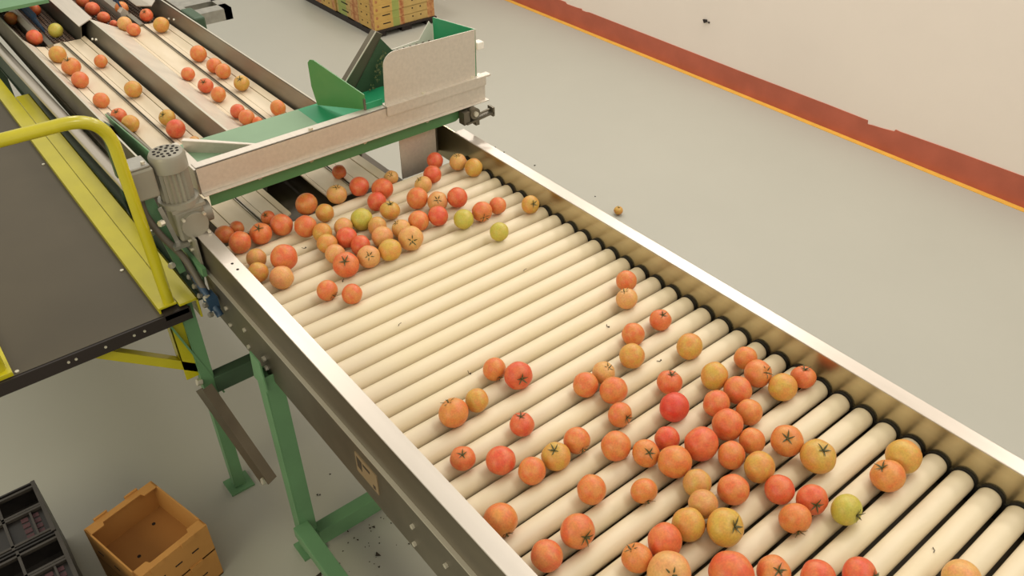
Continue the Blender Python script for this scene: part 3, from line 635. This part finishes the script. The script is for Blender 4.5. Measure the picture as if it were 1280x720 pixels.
D = [
('t',-0.1799,-0.8592,0.9842,0.0272,'O',0,-0.69,0.40,-0.60,'smooth orange tomato, leftmost in the upper pile by the left rail'),
('t',-0.1983,-0.8127,0.9786,0.0216,'O',0,-0.37,0.49,-0.79,'smooth orange tomato, second from left in the upper pile by the left rail'),
('t',-0.0794,-0.8506,1.0043,0.0322,'O',0,-0.69,0.52,-0.51,'smooth orange tomato, third from left in the upper pile by the left rail'),
('t',-0.0903,-0.7809,1.0002,0.0328,'R',1,0.30,-0.24,0.92,'red tomato with visible calyx, leftmost in the upper pile by the left rail'),
('t',-0.1920,-0.7128,0.9790,0.0220,'R',1,0.31,-0.51,0.80,'red tomato with visible calyx, rightmost in the upper pile by the left rail'),
('t',-0.0926,-0.7120,1.0019,0.0332,'O',0,-0.58,0.68,-0.46,'smooth orange tomato, fourth from left in the upper pile by the left rail'),
('t',-0.1691,-0.5904,0.9918,0.0348,'O',0,-0.25,0.58,-0.78,'smooth orange tomato, rightmost in the dense upper middle pile'),
('t',-0.0364,-0.6610,1.0037,0.0331,'O',0,-0.79,0.50,-0.34,'smooth orange tomato, leftmost in the dense upper middle pile'),
('t',-0.0700,-0.5781,1.0024,0.0279,'Y',0,-0.51,0.69,-0.52,'smooth yellow tomato, second from left in the dense upper middle pile'),
('t',-0.1497,-0.4919,0.9985,0.0314,'P',1,0.12,0.04,0.99,'pale peach tomato with visible calyx, leftmost in the dense upper middle pile'),
('t',0.0198,-0.8468,0.9998,0.0281,'T',0,-0.74,0.52,-0.42,'smooth tan tomato in the upper pile by the left rail'),
('t',0.0838,-0.8724,0.9985,0.0286,'Y',0,-0.88,-0.09,-0.46,'smooth yellow tomato in the upper pile by the left rail'),
('t',0.0804,-0.7893,1.0101,0.0379,'O',0,-0.59,0.70,-0.40,'smooth orange tomato, rightmost in the upper pile by the left rail'),
('t',0.1497,-0.8331,1.0000,0.0326,'P',0,-0.26,0.76,-0.60,'smooth pale peach tomato in the upper pile by the left rail'),
('t',0.0217,-0.6368,1.0003,0.0293,'Y',0,-0.38,0.67,-0.63,'smooth yellow tomato, leftmost in the dense upper middle pile'),
('t',0.0821,-0.6540,1.0008,0.0299,'Y',0,-0.14,-0.00,-0.99,'smooth yellow tomato, third from left in the dense upper middle pile'),
('t',0.0286,-0.5699,0.9958,0.0285,'P',0,-0.59,0.66,-0.47,'smooth pale peach tomato, second from left in the dense upper middle pile'),
('t',0.0880,-0.5927,0.9994,0.0313,'R',0,-0.52,0.28,-0.81,'smooth red tomato, leftmost in the dense upper middle pile'),
('t',0.0349,-0.5097,1.0030,0.0332,'G',0,-0.72,0.30,-0.63,'smooth greenish yellow tomato in the dense upper middle pile'),
('t',-0.0324,-0.4155,0.9979,0.0298,'R',0,-0.40,0.79,-0.47,'smooth red tomato, fourth from left in the dense upper middle pile'),
('t',0.0480,-0.4167,1.0046,0.0304,'Y',1,0.17,-0.01,0.98,'yellow tomato with visible calyx in the dense upper middle pile'),
('t',0.0933,-0.4908,0.9980,0.0294,'T',0,-0.08,0.93,-0.36,'smooth tan tomato in the dense upper middle pile'),
('t',0.1510,-0.5087,0.9990,0.0314,'P',0,-0.66,0.13,-0.74,'smooth pale peach tomato, rightmost in the dense upper middle pile'),
('t',0.1476,-0.5814,0.9979,0.0298,'R',0,-0.03,0.83,-0.56,'smooth red tomato, third from left in the dense upper middle pile'),
('t',0.1416,-0.6613,0.9992,0.0283,'P',0,-0.58,0.23,-0.79,'smooth pale peach tomato, leftmost in the dense upper middle pile'),
('t',0.2202,-0.6698,1.0086,0.0364,'R',1,0.48,-0.32,0.82,'red tomato with visible calyx in the dense upper middle pile'),
('t',0.2225,-0.5977,1.0053,0.0325,'P',1,0.71,-0.31,0.63,'pale peach tomato with visible calyx, rightmost in the dense upper middle pile'),
('t',0.2353,-0.5347,1.0081,0.0328,'Y',0,-0.44,0.19,-0.88,'smooth yellow tomato, rightmost in the dense upper middle pile'),
('t',0.2814,-0.7641,1.0003,0.0281,'O',1,0.93,0.22,-0.31,'orange tomato with visible calyx in the pair just below the upper pile'),
('t',0.3323,-0.7177,0.9958,0.0281,'O',0,-0.12,0.73,-0.68,'smooth orange tomato in the pair just below the upper pile'),
('t',-0.1406,-0.4145,1.0034,0.0318,'R',0,-0.22,0.35,-0.91,'smooth red tomato, second from left in the dense upper middle pile'),
('t',-0.0733,-0.3683,1.0080,0.0340,'R',0,-0.68,0.65,-0.35,'smooth red tomato, rightmost in the dense upper middle pile'),
('t',-0.1304,-0.1250,1.0020,0.0275,'R',0,-0.69,0.37,-0.62,'smooth red tomato, second from left in the column below upright steel plate'),
('t',-0.0540,-0.1880,1.0045,0.0294,'R',0,-0.55,0.45,-0.70,'smooth red tomato, leftmost in the column below upright steel plate'),
('t',-0.0302,-0.2413,0.9947,0.0282,'P',1,-0.21,-0.47,0.86,'pale peach tomato with visible calyx, third from left in the column below upright steel plate'),
('t',0.0456,-0.3143,1.0081,0.0344,'O',0,-0.03,0.82,-0.58,'smooth orange tomato, leftmost in the column below upright steel plate'),
('t',0.0939,-0.2708,1.0011,0.0319,'P',1,0.63,-0.38,0.68,'pale peach tomato with visible calyx, rightmost in the column below upright steel plate'),
('t',0.1683,-0.3202,1.0050,0.0307,'R',0,-0.79,-0.03,-0.61,'smooth red tomato, rightmost in the column below upright steel plate'),
('t',0.1216,-0.2139,1.0077,0.0322,'R',0,-0.83,0.08,-0.55,'smooth red tomato between the upper column and right rail'),
('t',0.1474,-0.3776,1.0000,0.0315,'O',0,-0.41,0.06,-0.91,'smooth orange tomato, rightmost in the column below upright steel plate'),
('t',0.2257,-0.4569,1.0102,0.0364,'P',1,0.87,-0.38,0.32,'pale peach tomato with visible calyx, second from left in the column below upright steel plate'),
('t',0.1467,-0.4404,0.9968,0.0284,'P',1,-0.27,-0.49,0.83,'pale peach tomato with visible calyx, leftmost in the column below upright steel plate'),
('t',0.2335,-0.2716,1.0057,0.0306,'G',0,-0.32,0.54,-0.78,'smooth greenish yellow tomato between the upper column and right rail'),
('t',0.2357,-0.2031,1.0068,0.0315,'O',1,0.92,-0.36,-0.17,'orange tomato with visible calyx in the upper group nearest the right rail'),
('t',0.2322,-0.1395,1.0019,0.0270,'O',0,-0.15,0.41,-0.90,'smooth orange tomato in the upper group nearest the right rail'),
('t',0.2938,-0.0580,1.0034,0.0282,'Y',1,0.82,-0.15,0.55,'yellow tomato with visible calyx in the upper group nearest the right rail'),
('t',0.3528,-0.2282,1.0031,0.0281,'G',0,-0.53,0.61,-0.59,'smooth greenish yellow tomato in the upper group nearest the right rail'),
('t',-0.0711,-0.0715,1.0031,0.0288,'P',1,0.05,-0.16,0.99,'pale peach tomato with visible calyx between the upper column and right rail'),
('t',-0.0031,-0.0565,1.0057,0.0302,'Y',0,-0.58,0.69,-0.43,'smooth yellow tomato between the upper column and right rail'),
('t',0.7609,-0.1060,1.0001,0.0281,'O',0,-0.66,0.44,-0.61,'smooth orange tomato, leftmost in the short column left of the right rail'),
('t',0.8173,-0.1612,0.9989,0.0284,'P',1,-0.24,-0.19,0.95,'pale peach tomato with visible calyx in the short column left of the right rail'),
('t',0.9331,-0.1550,0.9964,0.0281,'R',1,0.30,-0.05,0.95,'red tomato with visible calyx in the short column left of the right rail'),
('t',0.9289,-0.2504,0.9961,0.0289,'O',0,-0.90,0.24,-0.35,'smooth orange tomato, rightmost in the short column left of the right rail'),
('t',0.9870,-0.3143,0.9995,0.0309,'Y',0,-0.43,0.41,-0.80,'smooth yellow tomato, leftmost in the short column left of the right rail'),
('t',1.0531,-0.1795,1.0011,0.0322,'Y',0,-0.50,0.42,-0.76,'smooth yellow tomato, rightmost in the short column left of the right rail'),
('t',0.8086,-0.6024,0.9958,0.0285,'O',1,0.93,-0.11,-0.34,'orange tomato with visible calyx, rightmost in the loose group mid table by left rail'),
('t',0.8677,-0.5760,1.0023,0.0337,'R',1,0.86,-0.31,0.40,'red tomato with visible calyx, leftmost in the loose group mid table by left rail'),
('t',0.8661,-0.6989,0.9959,0.0273,'Y',0,-0.36,0.50,-0.79,'smooth yellow tomato in the loose group mid table by left rail'),
('t',0.8692,-0.7667,1.0017,0.0339,'O',1,-0.44,-0.16,0.89,'orange tomato with visible calyx, leftmost in the loose group mid table by left rail'),
('t',0.9880,-0.4699,0.9976,0.0297,'O',0,-0.52,0.52,-0.68,'smooth orange tomato, leftmost in the strung-out group at mid table'),
('t',0.9845,-0.4078,0.9969,0.0274,'P',1,0.41,0.25,0.88,'pale peach tomato with visible calyx in the strung-out group at mid table'),
('t',1.0457,-0.4351,1.0016,0.0321,'O',0,-0.65,0.61,-0.45,'smooth orange tomato, rightmost in the strung-out group at mid table'),
('t',1.1074,-0.4749,0.9962,0.0282,'O',1,0.95,0.00,0.31,'orange tomato with visible calyx in the strung-out group at mid table'),
('t',0.9894,-0.6652,0.9950,0.0282,'R',1,-0.14,-0.01,0.99,'red tomato with visible calyx, rightmost in the loose group mid table by left rail'),
('t',1.1074,-0.3108,0.9980,0.0298,'R',1,0.05,0.09,0.99,'red tomato with visible calyx, leftmost in the upper near crowd'),
('t',1.1728,-0.3672,1.0030,0.0341,'D',0,-0.90,-0.04,-0.44,'smooth deep crimson tomato in the upper near crowd'),
('t',0.9862,-0.8270,0.9955,0.0270,'R',1,0.26,-0.21,0.94,'red tomato with visible calyx in the scattered row nearest the lower left rail'),
('t',1.0456,-0.7701,1.0010,0.0315,'R',0,-0.05,0.24,-0.97,'smooth red tomato in the scattered row nearest the lower left rail'),
('t',1.1070,-0.7348,0.9974,0.0291,'O',0,-0.50,0.27,-0.82,'smooth orange tomato, leftmost in the scattered row nearest the lower left rail'),
('t',1.1097,-0.6699,0.9983,0.0312,'Y',1,0.02,-0.27,0.96,'yellow tomato with visible calyx in the scattered row nearest the lower left rail'),
('t',1.1045,-0.6049,0.9990,0.0293,'O',1,0.97,-0.15,-0.17,'orange tomato with visible calyx, leftmost left of the near crowd'),
('t',1.1707,-0.5505,1.0000,0.0325,'O',0,-0.76,0.30,-0.58,'smooth orange tomato, rightmost left of the near crowd'),
('t',1.2255,-0.5143,0.9989,0.0296,'O',1,0.57,-0.27,0.78,'orange tomato with visible calyx, leftmost in the middle of the near crowd'),
('t',1.2246,-0.4464,0.9967,0.0273,'R',0,-0.81,0.32,-0.49,'smooth red tomato, leftmost in the middle of the near crowd'),
('t',1.2843,-0.4892,1.0060,0.0355,'O',0,-0.83,0.40,-0.38,'smooth orange tomato, leftmost in the middle of the near crowd'),
('t',1.2870,-0.4081,1.0068,0.0374,'R',0,-0.85,0.15,-0.50,'smooth red tomato, second from left in the middle of the near crowd'),
('t',1.2240,-0.6733,1.0005,0.0304,'O',0,-0.77,0.09,-0.63,'smooth orange tomato, leftmost left of the near crowd'),
('t',1.2909,-0.5880,0.9944,0.0276,'O',1,0.89,-0.33,-0.32,'orange tomato with visible calyx in the lower near crowd'),
('t',1.2836,-0.7672,1.0053,0.0346,'O',1,0.93,-0.11,0.35,'orange tomato with visible calyx, second from left left of the near crowd'),
('t',1.1669,-0.8669,1.0034,0.0343,'O',1,0.90,-0.22,-0.37,'orange tomato with visible calyx in the scattered row nearest the lower left rail'),
('t',1.2849,-0.8476,1.0001,0.0305,'O',0,-0.40,0.00,-0.92,'smooth orange tomato, rightmost in the scattered row nearest the lower left rail'),
('t',1.3480,-0.4898,0.9970,0.0292,'T',0,-0.57,0.63,-0.53,'smooth tan tomato, leftmost in the lower near crowd'),
('t',1.3937,-0.5254,1.0031,0.0294,'T',0,-0.20,0.10,-0.97,'smooth tan tomato, rightmost in the lower near crowd'),
('t',1.4074,-0.5852,1.0012,0.0326,'Y',0,-0.33,0.74,-0.58,'smooth yellow tomato in the lower near crowd'),
('t',1.4056,-0.6510,1.0036,0.0339,'R',0,-0.81,0.02,-0.59,'smooth red tomato, leftmost in the lower near crowd'),
('t',1.3972,-0.7187,1.0015,0.0288,'O',1,-0.48,-0.25,0.84,'orange tomato with visible calyx, rightmost left of the near crowd'),
('t',1.4623,-0.7023,1.0117,0.0401,'P',1,0.51,-0.41,0.75,'pale peach tomato with visible calyx in the lower near crowd'),
('t',1.4602,-0.5392,1.0091,0.0369,'Y',1,0.66,0.04,0.75,'yellow tomato with visible calyx in the lower near crowd'),
('t',1.4071,-0.4474,1.0002,0.0316,'O',0,-0.71,0.62,-0.34,'smooth orange tomato in the lower near crowd'),
('t',1.3451,-0.3766,0.9995,0.0300,'O',0,-0.88,0.19,-0.43,'smooth orange tomato, second from left in the middle of the near crowd'),
('t',1.2849,-0.3173,1.0047,0.0346,'R',0,-0.34,0.68,-0.65,'smooth red tomato, rightmost in the middle of the near crowd'),
('t',1.2872,-0.2435,0.9978,0.0295,'O',0,-0.89,0.20,-0.42,'smooth orange tomato, rightmost in the upper near crowd'),
('t',1.2242,-0.2818,1.0007,0.0307,'O',0,-0.73,0.25,-0.64,'smooth orange tomato, leftmost in the upper near crowd'),
('t',1.3461,-0.3074,0.9972,0.0284,'O',0,-0.79,0.42,-0.45,'smooth orange tomato, rightmost in the middle of the near crowd'),
('t',1.4051,-0.3597,1.0030,0.0332,'Y',0,-0.93,-0.11,-0.35,'smooth yellow tomato in the middle of the near crowd'),
('t',1.3978,-0.2565,1.0069,0.0342,'O',1,0.24,-0.51,0.83,'orange tomato with visible calyx, rightmost in the middle of the near crowd'),
('t',1.4666,-0.2420,1.0064,0.0368,'Y',1,0.27,-0.09,0.96,'yellow tomato with visible calyx in the middle of the near crowd'),
('t',1.4664,-0.3724,0.9988,0.0300,'R',0,-0.11,0.81,-0.57,'smooth red tomato on the near right rollers'),
('t',1.5246,-0.3446,1.0010,0.0312,'R',1,0.70,-0.57,0.43,'red tomato with visible calyx on the near right rollers'),
('t',1.5304,-0.4081,0.9994,0.0321,'O',1,0.78,-0.51,-0.36,'orange tomato with visible calyx, leftmost on the near right rollers'),
('t',1.5830,-0.3129,1.0022,0.0315,'G',1,0.96,-0.07,0.28,'greenish yellow tomato with visible calyx on the near right rollers'),
('t',1.5877,-0.1712,1.0031,0.0344,'O',1,-0.47,-0.39,0.79,'orange tomato with visible calyx, rightmost on the near right rollers'),
('t',1.5812,-0.1022,1.0075,0.0358,'Y',0,-0.04,0.74,-0.67,'smooth yellow tomato on the near right rollers'),
('t',1.5349,-0.6132,1.0114,0.0408,'R',0,-0.27,0.80,-0.53,'smooth red tomato, rightmost in the lower near crowd'),
('t',1.5808,-0.5452,1.0031,0.0316,'O',1,0.40,-0.19,0.90,'orange tomato with visible calyx cut off by the bottom edge'),
('t',1.6396,-0.4899,1.0042,0.0321,'R',0,-0.56,0.22,-0.80,'smooth red tomato cut off by the bottom edge'),
('t',1.6871,-0.4306,1.0086,0.0335,'R',1,0.77,0.28,0.57,'red tomato with visible calyx cut off by the bottom edge'),
('t',1.8088,-0.2924,1.0097,0.0348,'P',0,-0.82,-0.03,-0.57,'smooth pale peach tomato cut off by the bottom edge'),
('t',1.1654,-0.1021,0.9970,0.0279,'O',0,-0.54,0.54,-0.65,'smooth orange tomato, third from left in the upper near crowd'),
('t',1.2230,-0.1301,1.0036,0.0328,'O',1,0.74,0.04,0.67,'orange tomato with visible calyx in the upper near crowd'),
('t',1.1629,-0.2169,1.0034,0.0327,'Y',0,-0.13,0.87,-0.48,'smooth yellow tomato, leftmost in the upper near crowd'),
('t',1.2271,-0.2101,1.0014,0.0326,'O',0,-0.10,0.83,-0.56,'smooth orange tomato, second from left in the upper near crowd'),
('t',1.2875,-0.1206,1.0014,0.0328,'Y',0,-0.70,0.46,-0.55,'smooth yellow tomato, rightmost in the upper near crowd'),
('t',1.2959,-0.0523,0.9989,0.0290,'R',1,-0.07,0.06,1.00,'red tomato with visible calyx, rightmost in the upper near crowd'),
('l',-2.6026,-0.8794,0.9872,0.0302,'O',0,-0.66,0.53,-0.54,'smooth orange tomato on the left chain conveyor at the far end'),
('l',-2.6728,-0.7542,0.9842,0.0272,'R',0,-0.51,0.73,-0.45,'smooth red tomato, rightmost on the left chain conveyor at the far end'),
('l',-2.7795,-0.7555,0.9885,0.0315,'R',0,-0.85,0.20,-0.48,'smooth red tomato, leftmost on the left chain conveyor at the far end'),
('l',-2.2893,-0.7618,0.9898,0.0328,'G',0,-0.48,0.63,-0.62,'smooth greenish yellow tomato on the left chain conveyor at the far end'),
('l',-2.2507,-0.8635,0.9910,0.0340,'R',0,-0.81,0.44,-0.40,'smooth red tomato, second from left on the left chain conveyor at the far end'),
('l',-1.9673,-0.8407,0.9929,0.0359,'Y',0,-0.73,0.61,-0.29,'smooth yellow tomato, leftmost on the left pair of cream lane belts'),
('l',-1.7850,-0.8358,0.9951,0.0381,'O',1,0.15,-0.24,0.96,'orange tomato with visible calyx on the left pair of cream lane belts'),
('l',-1.6262,-0.8483,0.9908,0.0338,'O',0,-0.16,0.63,-0.76,'smooth orange tomato, leftmost on the left pair of cream lane belts'),
('l',-1.7922,-0.7151,0.9847,0.0277,'O',0,-0.31,0.63,-0.71,'smooth orange tomato, second from left on the left pair of cream lane belts'),
('l',-1.3790,-0.8426,0.9872,0.0302,'O',0,-0.77,0.18,-0.61,'smooth orange tomato, rightmost on the left pair of cream lane belts'),
('l',-1.1957,-0.8355,0.9867,0.0297,'R',1,0.38,-0.30,0.87,'red tomato with visible calyx on the left pair of cream lane belts'),
('l',-1.0992,-0.8244,0.9885,0.0315,'Y',0,-0.72,0.46,-0.52,'smooth yellow tomato, second from left on the left pair of cream lane belts'),
('l',-1.3987,-0.7107,0.9901,0.0331,'Y',0,-0.78,-0.04,-0.63,'smooth yellow tomato, rightmost on the left pair of cream lane belts'),
('l',-1.0653,-0.6991,0.9872,0.0302,'Y',1,0.30,-0.62,0.72,'yellow tomato with visible calyx on the left pair of cream lane belts'),
('l',-0.9455,-0.7115,0.9910,0.0340,'R',0,-0.95,-0.04,-0.32,'smooth red tomato on the left pair of cream lane belts'),
('l',-2.4829,-0.5367,0.9911,0.0341,'R',0,-0.24,-0.02,-0.97,'smooth red tomato, second from left on the right chain conveyor at the far end'),
('l',-2.3374,-0.5306,0.9854,0.0284,'R',0,-0.69,0.22,-0.69,'smooth red tomato, third from left on the right chain conveyor at the far end'),
('l',-2.6457,-0.5364,0.9887,0.0317,'R',0,-0.39,0.54,-0.74,'smooth red tomato, leftmost on the right chain conveyor at the far end'),
('l',-2.4129,-0.4192,0.9881,0.0311,'O',0,-0.69,0.20,-0.70,'smooth orange tomato on the right chain conveyor at the far end'),
('l',-2.1689,-0.4849,0.9904,0.0334,'P',0,-0.44,0.61,-0.66,'smooth pale peach tomato on the right chain conveyor at the far end'),
('l',-2.0781,-0.4759,0.9870,0.0300,'O',0,-0.81,0.07,-0.58,'smooth orange tomato, leftmost on the right pair of cream lane belts'),
('l',-2.2313,-0.3613,0.9882,0.0312,'R',1,0.45,-0.36,0.82,'red tomato with visible calyx on the right chain conveyor at the far end'),
('l',-2.2471,-0.5155,0.9757,0.0187,'R',0,-0.38,0.67,-0.64,'smooth red tomato, rightmost on the right chain conveyor at the far end'),
('l',-2.0410,-0.3583,0.9932,0.0362,'Y',0,-0.23,0.62,-0.75,'smooth yellow tomato on the right pair of cream lane belts'),
('l',-1.5902,-0.3623,0.9919,0.0349,'O',0,-0.72,0.45,-0.53,'smooth orange tomato, third from left on the right pair of cream lane belts'),
('l',-1.4266,-0.3598,0.9887,0.0317,'O',0,-0.56,0.58,-0.59,'smooth orange tomato, fourth from left on the right pair of cream lane belts'),
('l',-1.3472,-0.3552,0.9882,0.0312,'O',0,-0.76,0.44,-0.47,'smooth orange tomato, sixth from left on the right pair of cream lane belts'),
('l',-1.4213,-0.4778,0.9845,0.0275,'O',0,-0.79,0.28,-0.54,'smooth orange tomato, second from left on the right pair of cream lane belts'),
('l',-1.2554,-0.4700,0.9872,0.0302,'R',1,0.45,-0.36,0.82,'red tomato with visible calyx on the right pair of cream lane belts'),
('l',-1.1417,-0.4647,0.9872,0.0302,'O',0,-0.11,0.78,-0.62,'smooth orange tomato, fifth from left on the right pair of cream lane belts'),
('l',-1.1830,-0.3481,0.9883,0.0313,'Y',1,0.38,-0.30,0.87,'yellow tomato with visible calyx on the right pair of cream lane belts'),
('l',-0.9532,-0.4692,0.9855,0.0285,'R',0,-0.10,0.69,-0.72,'smooth red tomato, leftmost on the right pair of cream lane belts'),
('l',-0.8769,-0.4666,0.9866,0.0296,'O',0,-0.80,0.03,-0.60,'smooth orange tomato, seventh from left on the right pair of cream lane belts'),
('l',-0.8780,-0.3383,0.9872,0.0302,'O',0,-0.35,0.83,-0.43,'smooth orange tomato, rightmost on the right pair of cream lane belts'),
('l',-0.8318,-0.4461,0.9776,0.0206,'R',0,-0.37,0.70,-0.61,'smooth red tomato, rightmost on the right pair of cream lane belts'),
('l',-0.8334,-0.6898,0.9768,0.0198,'T',0,-0.66,0.36,-0.65,'smooth tan tomato in shadow under the green cross belt'),
('l',-0.3017,-0.3997,0.9809,0.0239,'R',0,-0.62,0.49,-0.62,'smooth red tomato in shadow under the green cross belt'),
('l',-0.1590,-0.2838,0.9807,0.0237,'P',1,0.45,-0.36,0.82,'pale peach tomato with visible calyx in shadow under the green cross belt'),
('f',-0.5825,1.2983,0.0250,0.0240,'Y',1,0.11,-0.09,0.99,'small yellow tomato lying alone on the grey floor beyond the roller table')
]
for i, (kind, x, y, z, R, c, vis, dx, dy, dz, label) in enumerate(D):
    o = bpy.data.objects.new('tomato', TOM[(c, i % 3)]); col.objects.link(o)
    d = Vector((dx, dy, dz)).normalized()
    q = d.to_track_quat('Z', 'Y') @ Matrix.Rotation(rnd.uniform(0, 6.28), 3, 'Z').to_quaternion()
    o.rotation_mode = 'QUATERNION'; o.rotation_quaternion = q
    w = rnd.uniform(.99, 1.03); o.scale = (R*w*1.015, R*1.015/w, R*1.03); o.location = (x, y, z)
    tag(o, label, 'tomato', {'t': 'tomatoes on the roller table', 'l': 'tomatoes on the infeed lanes'}.get(kind))
    if vis:
        k = bpy.data.objects.new('calyx', CAL[i % 5]); col.objects.link(k); k.parent = o

# ------------------------------------------------------------ plant bits
SPK = [(0.027,-0.703,0.9745), (0.238,-0.697,0.9745), (0.499,-0.678,0.9745), (0.519,-0.270,0.9745), (0.849,-0.262,0.9745), (0.764,-0.647,0.9745), (1.027,-0.254,0.9745), (1.739,-0.241,0.9745), (1.238,-0.893,0.9745)]
for k, (x, y, z) in enumerate(SPK):
    bm = BM(); a = rnd.uniform(0, 6)
    s = .0065
    add_prism(bm, [(0, 0, 0), (s*math.cos(a), s*math.sin(a), 0), (s*.9*math.cos(a+.5), s*.9*math.sin(a+.5), .003)], (0, 0, .0016))
    add_tube(bm, [(0, 0, .001), (s*1.3*math.cos(a+2.4), s*1.3*math.sin(a+2.4), .003)], .0008, n=5)
    o = obj('plant_fragment', bm, 'debris'); o.location = (x, y, z)
    tag(o, 'tiny dark dried plant fragment lying on the cream rollers', 'debris', 'plant fragments on the rollers')
bm = BM()
for (x, y, s) in [(0.259,-0.842,0.0120), (0.278,-0.834,0.0072), (0.323,-0.830,0.0072), (0.311,-0.763,0.0120), (0.312,-0.767,0.0072), (0.427,-0.800,0.0216), (0.019,-0.758,0.0072), (0.081,-0.837,0.0072), (0.077,-0.841,0.0096), (0.268,-0.779,0.0072), (0.318,-0.861,0.0060), (0.460,-0.823,0.0072), (0.271,-0.488,0.0048), (0.445,-0.705,0.0072), (0.458,-0.678,0.0072), (0.358,-0.981,0.0240), (0.306,-0.696,0.0048), (0.335,-0.675,0.0072), (0.374,-0.691,0.0060), (0.246,-0.890,0.0060), (0.334,-0.891,0.0048), (-1.553,1.246,0.0240), (-1.497,1.251,0.0192), (-1.348,1.156,0.0120), (-1.597,1.257,0.0120), (-1.263,1.291,0.0144), (-0.788,1.332,0.0096), (-1.158,1.227,0.0096), (0.364,-0.822,0.0036), (0.362,-0.806,0.0036), (0.349,-0.668,0.0051), (0.423,-0.842,0.0031), (0.370,-0.809,0.0029), (0.359,-0.663,0.0052), (0.297,-0.767,0.0032), (0.188,-0.830,0.0054), (0.326,-0.774,0.0044), (0.227,-0.798,0.0027), (0.313,-0.836,0.0057), (0.307,-0.712,0.0032), (0.337,-0.706,0.0055), (0.297,-0.721,0.0037), (0.242,-0.835,0.0026), (0.414,-0.912,0.0022), (0.426,-0.739,0.0031), (0.257,-0.866,0.0034), (0.363,-0.764,0.0037), (0.441,-0.835,0.0031), (0.367,-0.921,0.0033), (0.170,-0.903,0.0024), (0.383,-0.775,0.0051), (0.267,-0.821,0.0033), (0.422,-0.816,0.0022)]:
    a = rnd.uniform(0, 6)
    add_prism(bm, [(x, y, .0005), (x+s*math.cos(a), y+s*math.sin(a), .0005), (x+s*.8*math.cos(a+.8), y+s*.8*math.sin(a+.8), .0005)], (0, 0, .003))
tag(obj('leaf_crumbs', bm, 'debris'), 'scattered dark leaf crumbs on the floor around the roller table', 'debris', kind='stuff')

# ------------------------------------------------------------ camera
cam = bpy.data.cameras.new('camera'); co = bpy.data.objects.new('camera', cam); col.objects.link(co); sc.camera = co
cam.sensor_width = 36; cam.lens = 1038.226/1280*36; cam.clip_end = 60; cam.clip_start = .05
f = Vector((-0.6199750,0.4990905,-0.6054252)); rt = Vector((0.6286280,0.7777017,-0.0026265)); up = Vector((-0.4695294,0.3822156,0.7958979))
co.matrix_world = Matrix(((rt.x, up.x, -f.x, 1.98469), (rt.y, up.y, -f.y, -1.49385), (rt.z, up.z, -f.z, 2.36371), (0, 0, 0, 1)))

# ------------------------------------------------------------ light
w = bpy.data.worlds.new('world'); sc.world = w; w.use_nodes = True
bg = w.node_tree.nodes['Background']; bg.inputs['Color'].default_value = (1.0, .95, .82, 1); bg.inputs['Strength'].default_value = .78
def area(name, loc, sx, sy, power, color, target=None):
    l = bpy.data.lights.new(name, 'AREA'); l.shape = 'RECTANGLE'; l.size = sx; l.size_y = sy; l.energy = power; l.color = color
    o = bpy.data.objects.new(name, l); col.objects.link(o); o.location = loc
    if target is not None: o.rotation_euler = (Vector(loc)-Vector(target)).to_track_quat('Z', 'Y').to_euler()
    return o
COOL = (1.0, .95, .90)
area('wall_strip_lamp', (-3.75, 2.75, 3.6), 1.1, .35, 20, COOL, (-2.0, 0, .9))
area('wall_strip_lamp', (-1.05, 2.75, 3.6), 1.5, .35, 25, COOL, (-.4, 0, .9))
area('wall_strip_lamp', (1.9, 2.75, 3.6), 1.2, .35, 18, COOL, (.9, 0, .9))
area('overhead_strip', (-3.3, .35, 4.2), 1.3, .5, 34, COOL)
area('overhead_strip', (3.0, .6, 4.4), 1.6, .5, 30, COOL)  # added behind the camera as general key light, no known fixture
area('overhead_soft_fill', (-.6, 2.1, 5.0), 4.5, 1.1, 88, COOL)  # added broad soft light from above, placed clear of the lip reflections
area('side_fill', (1.2, -4.2, 2.6), 2.2, 1.0, 40, (1.0, .93, .60), (0, -1.2, .1))  # added warm fill that lifts the dark floor at left; no lamp known there
sc.view_settings.view_transform = 'Standard'; sc.view_settings.look = 'None'; sc.view_settings.exposure = 0.0
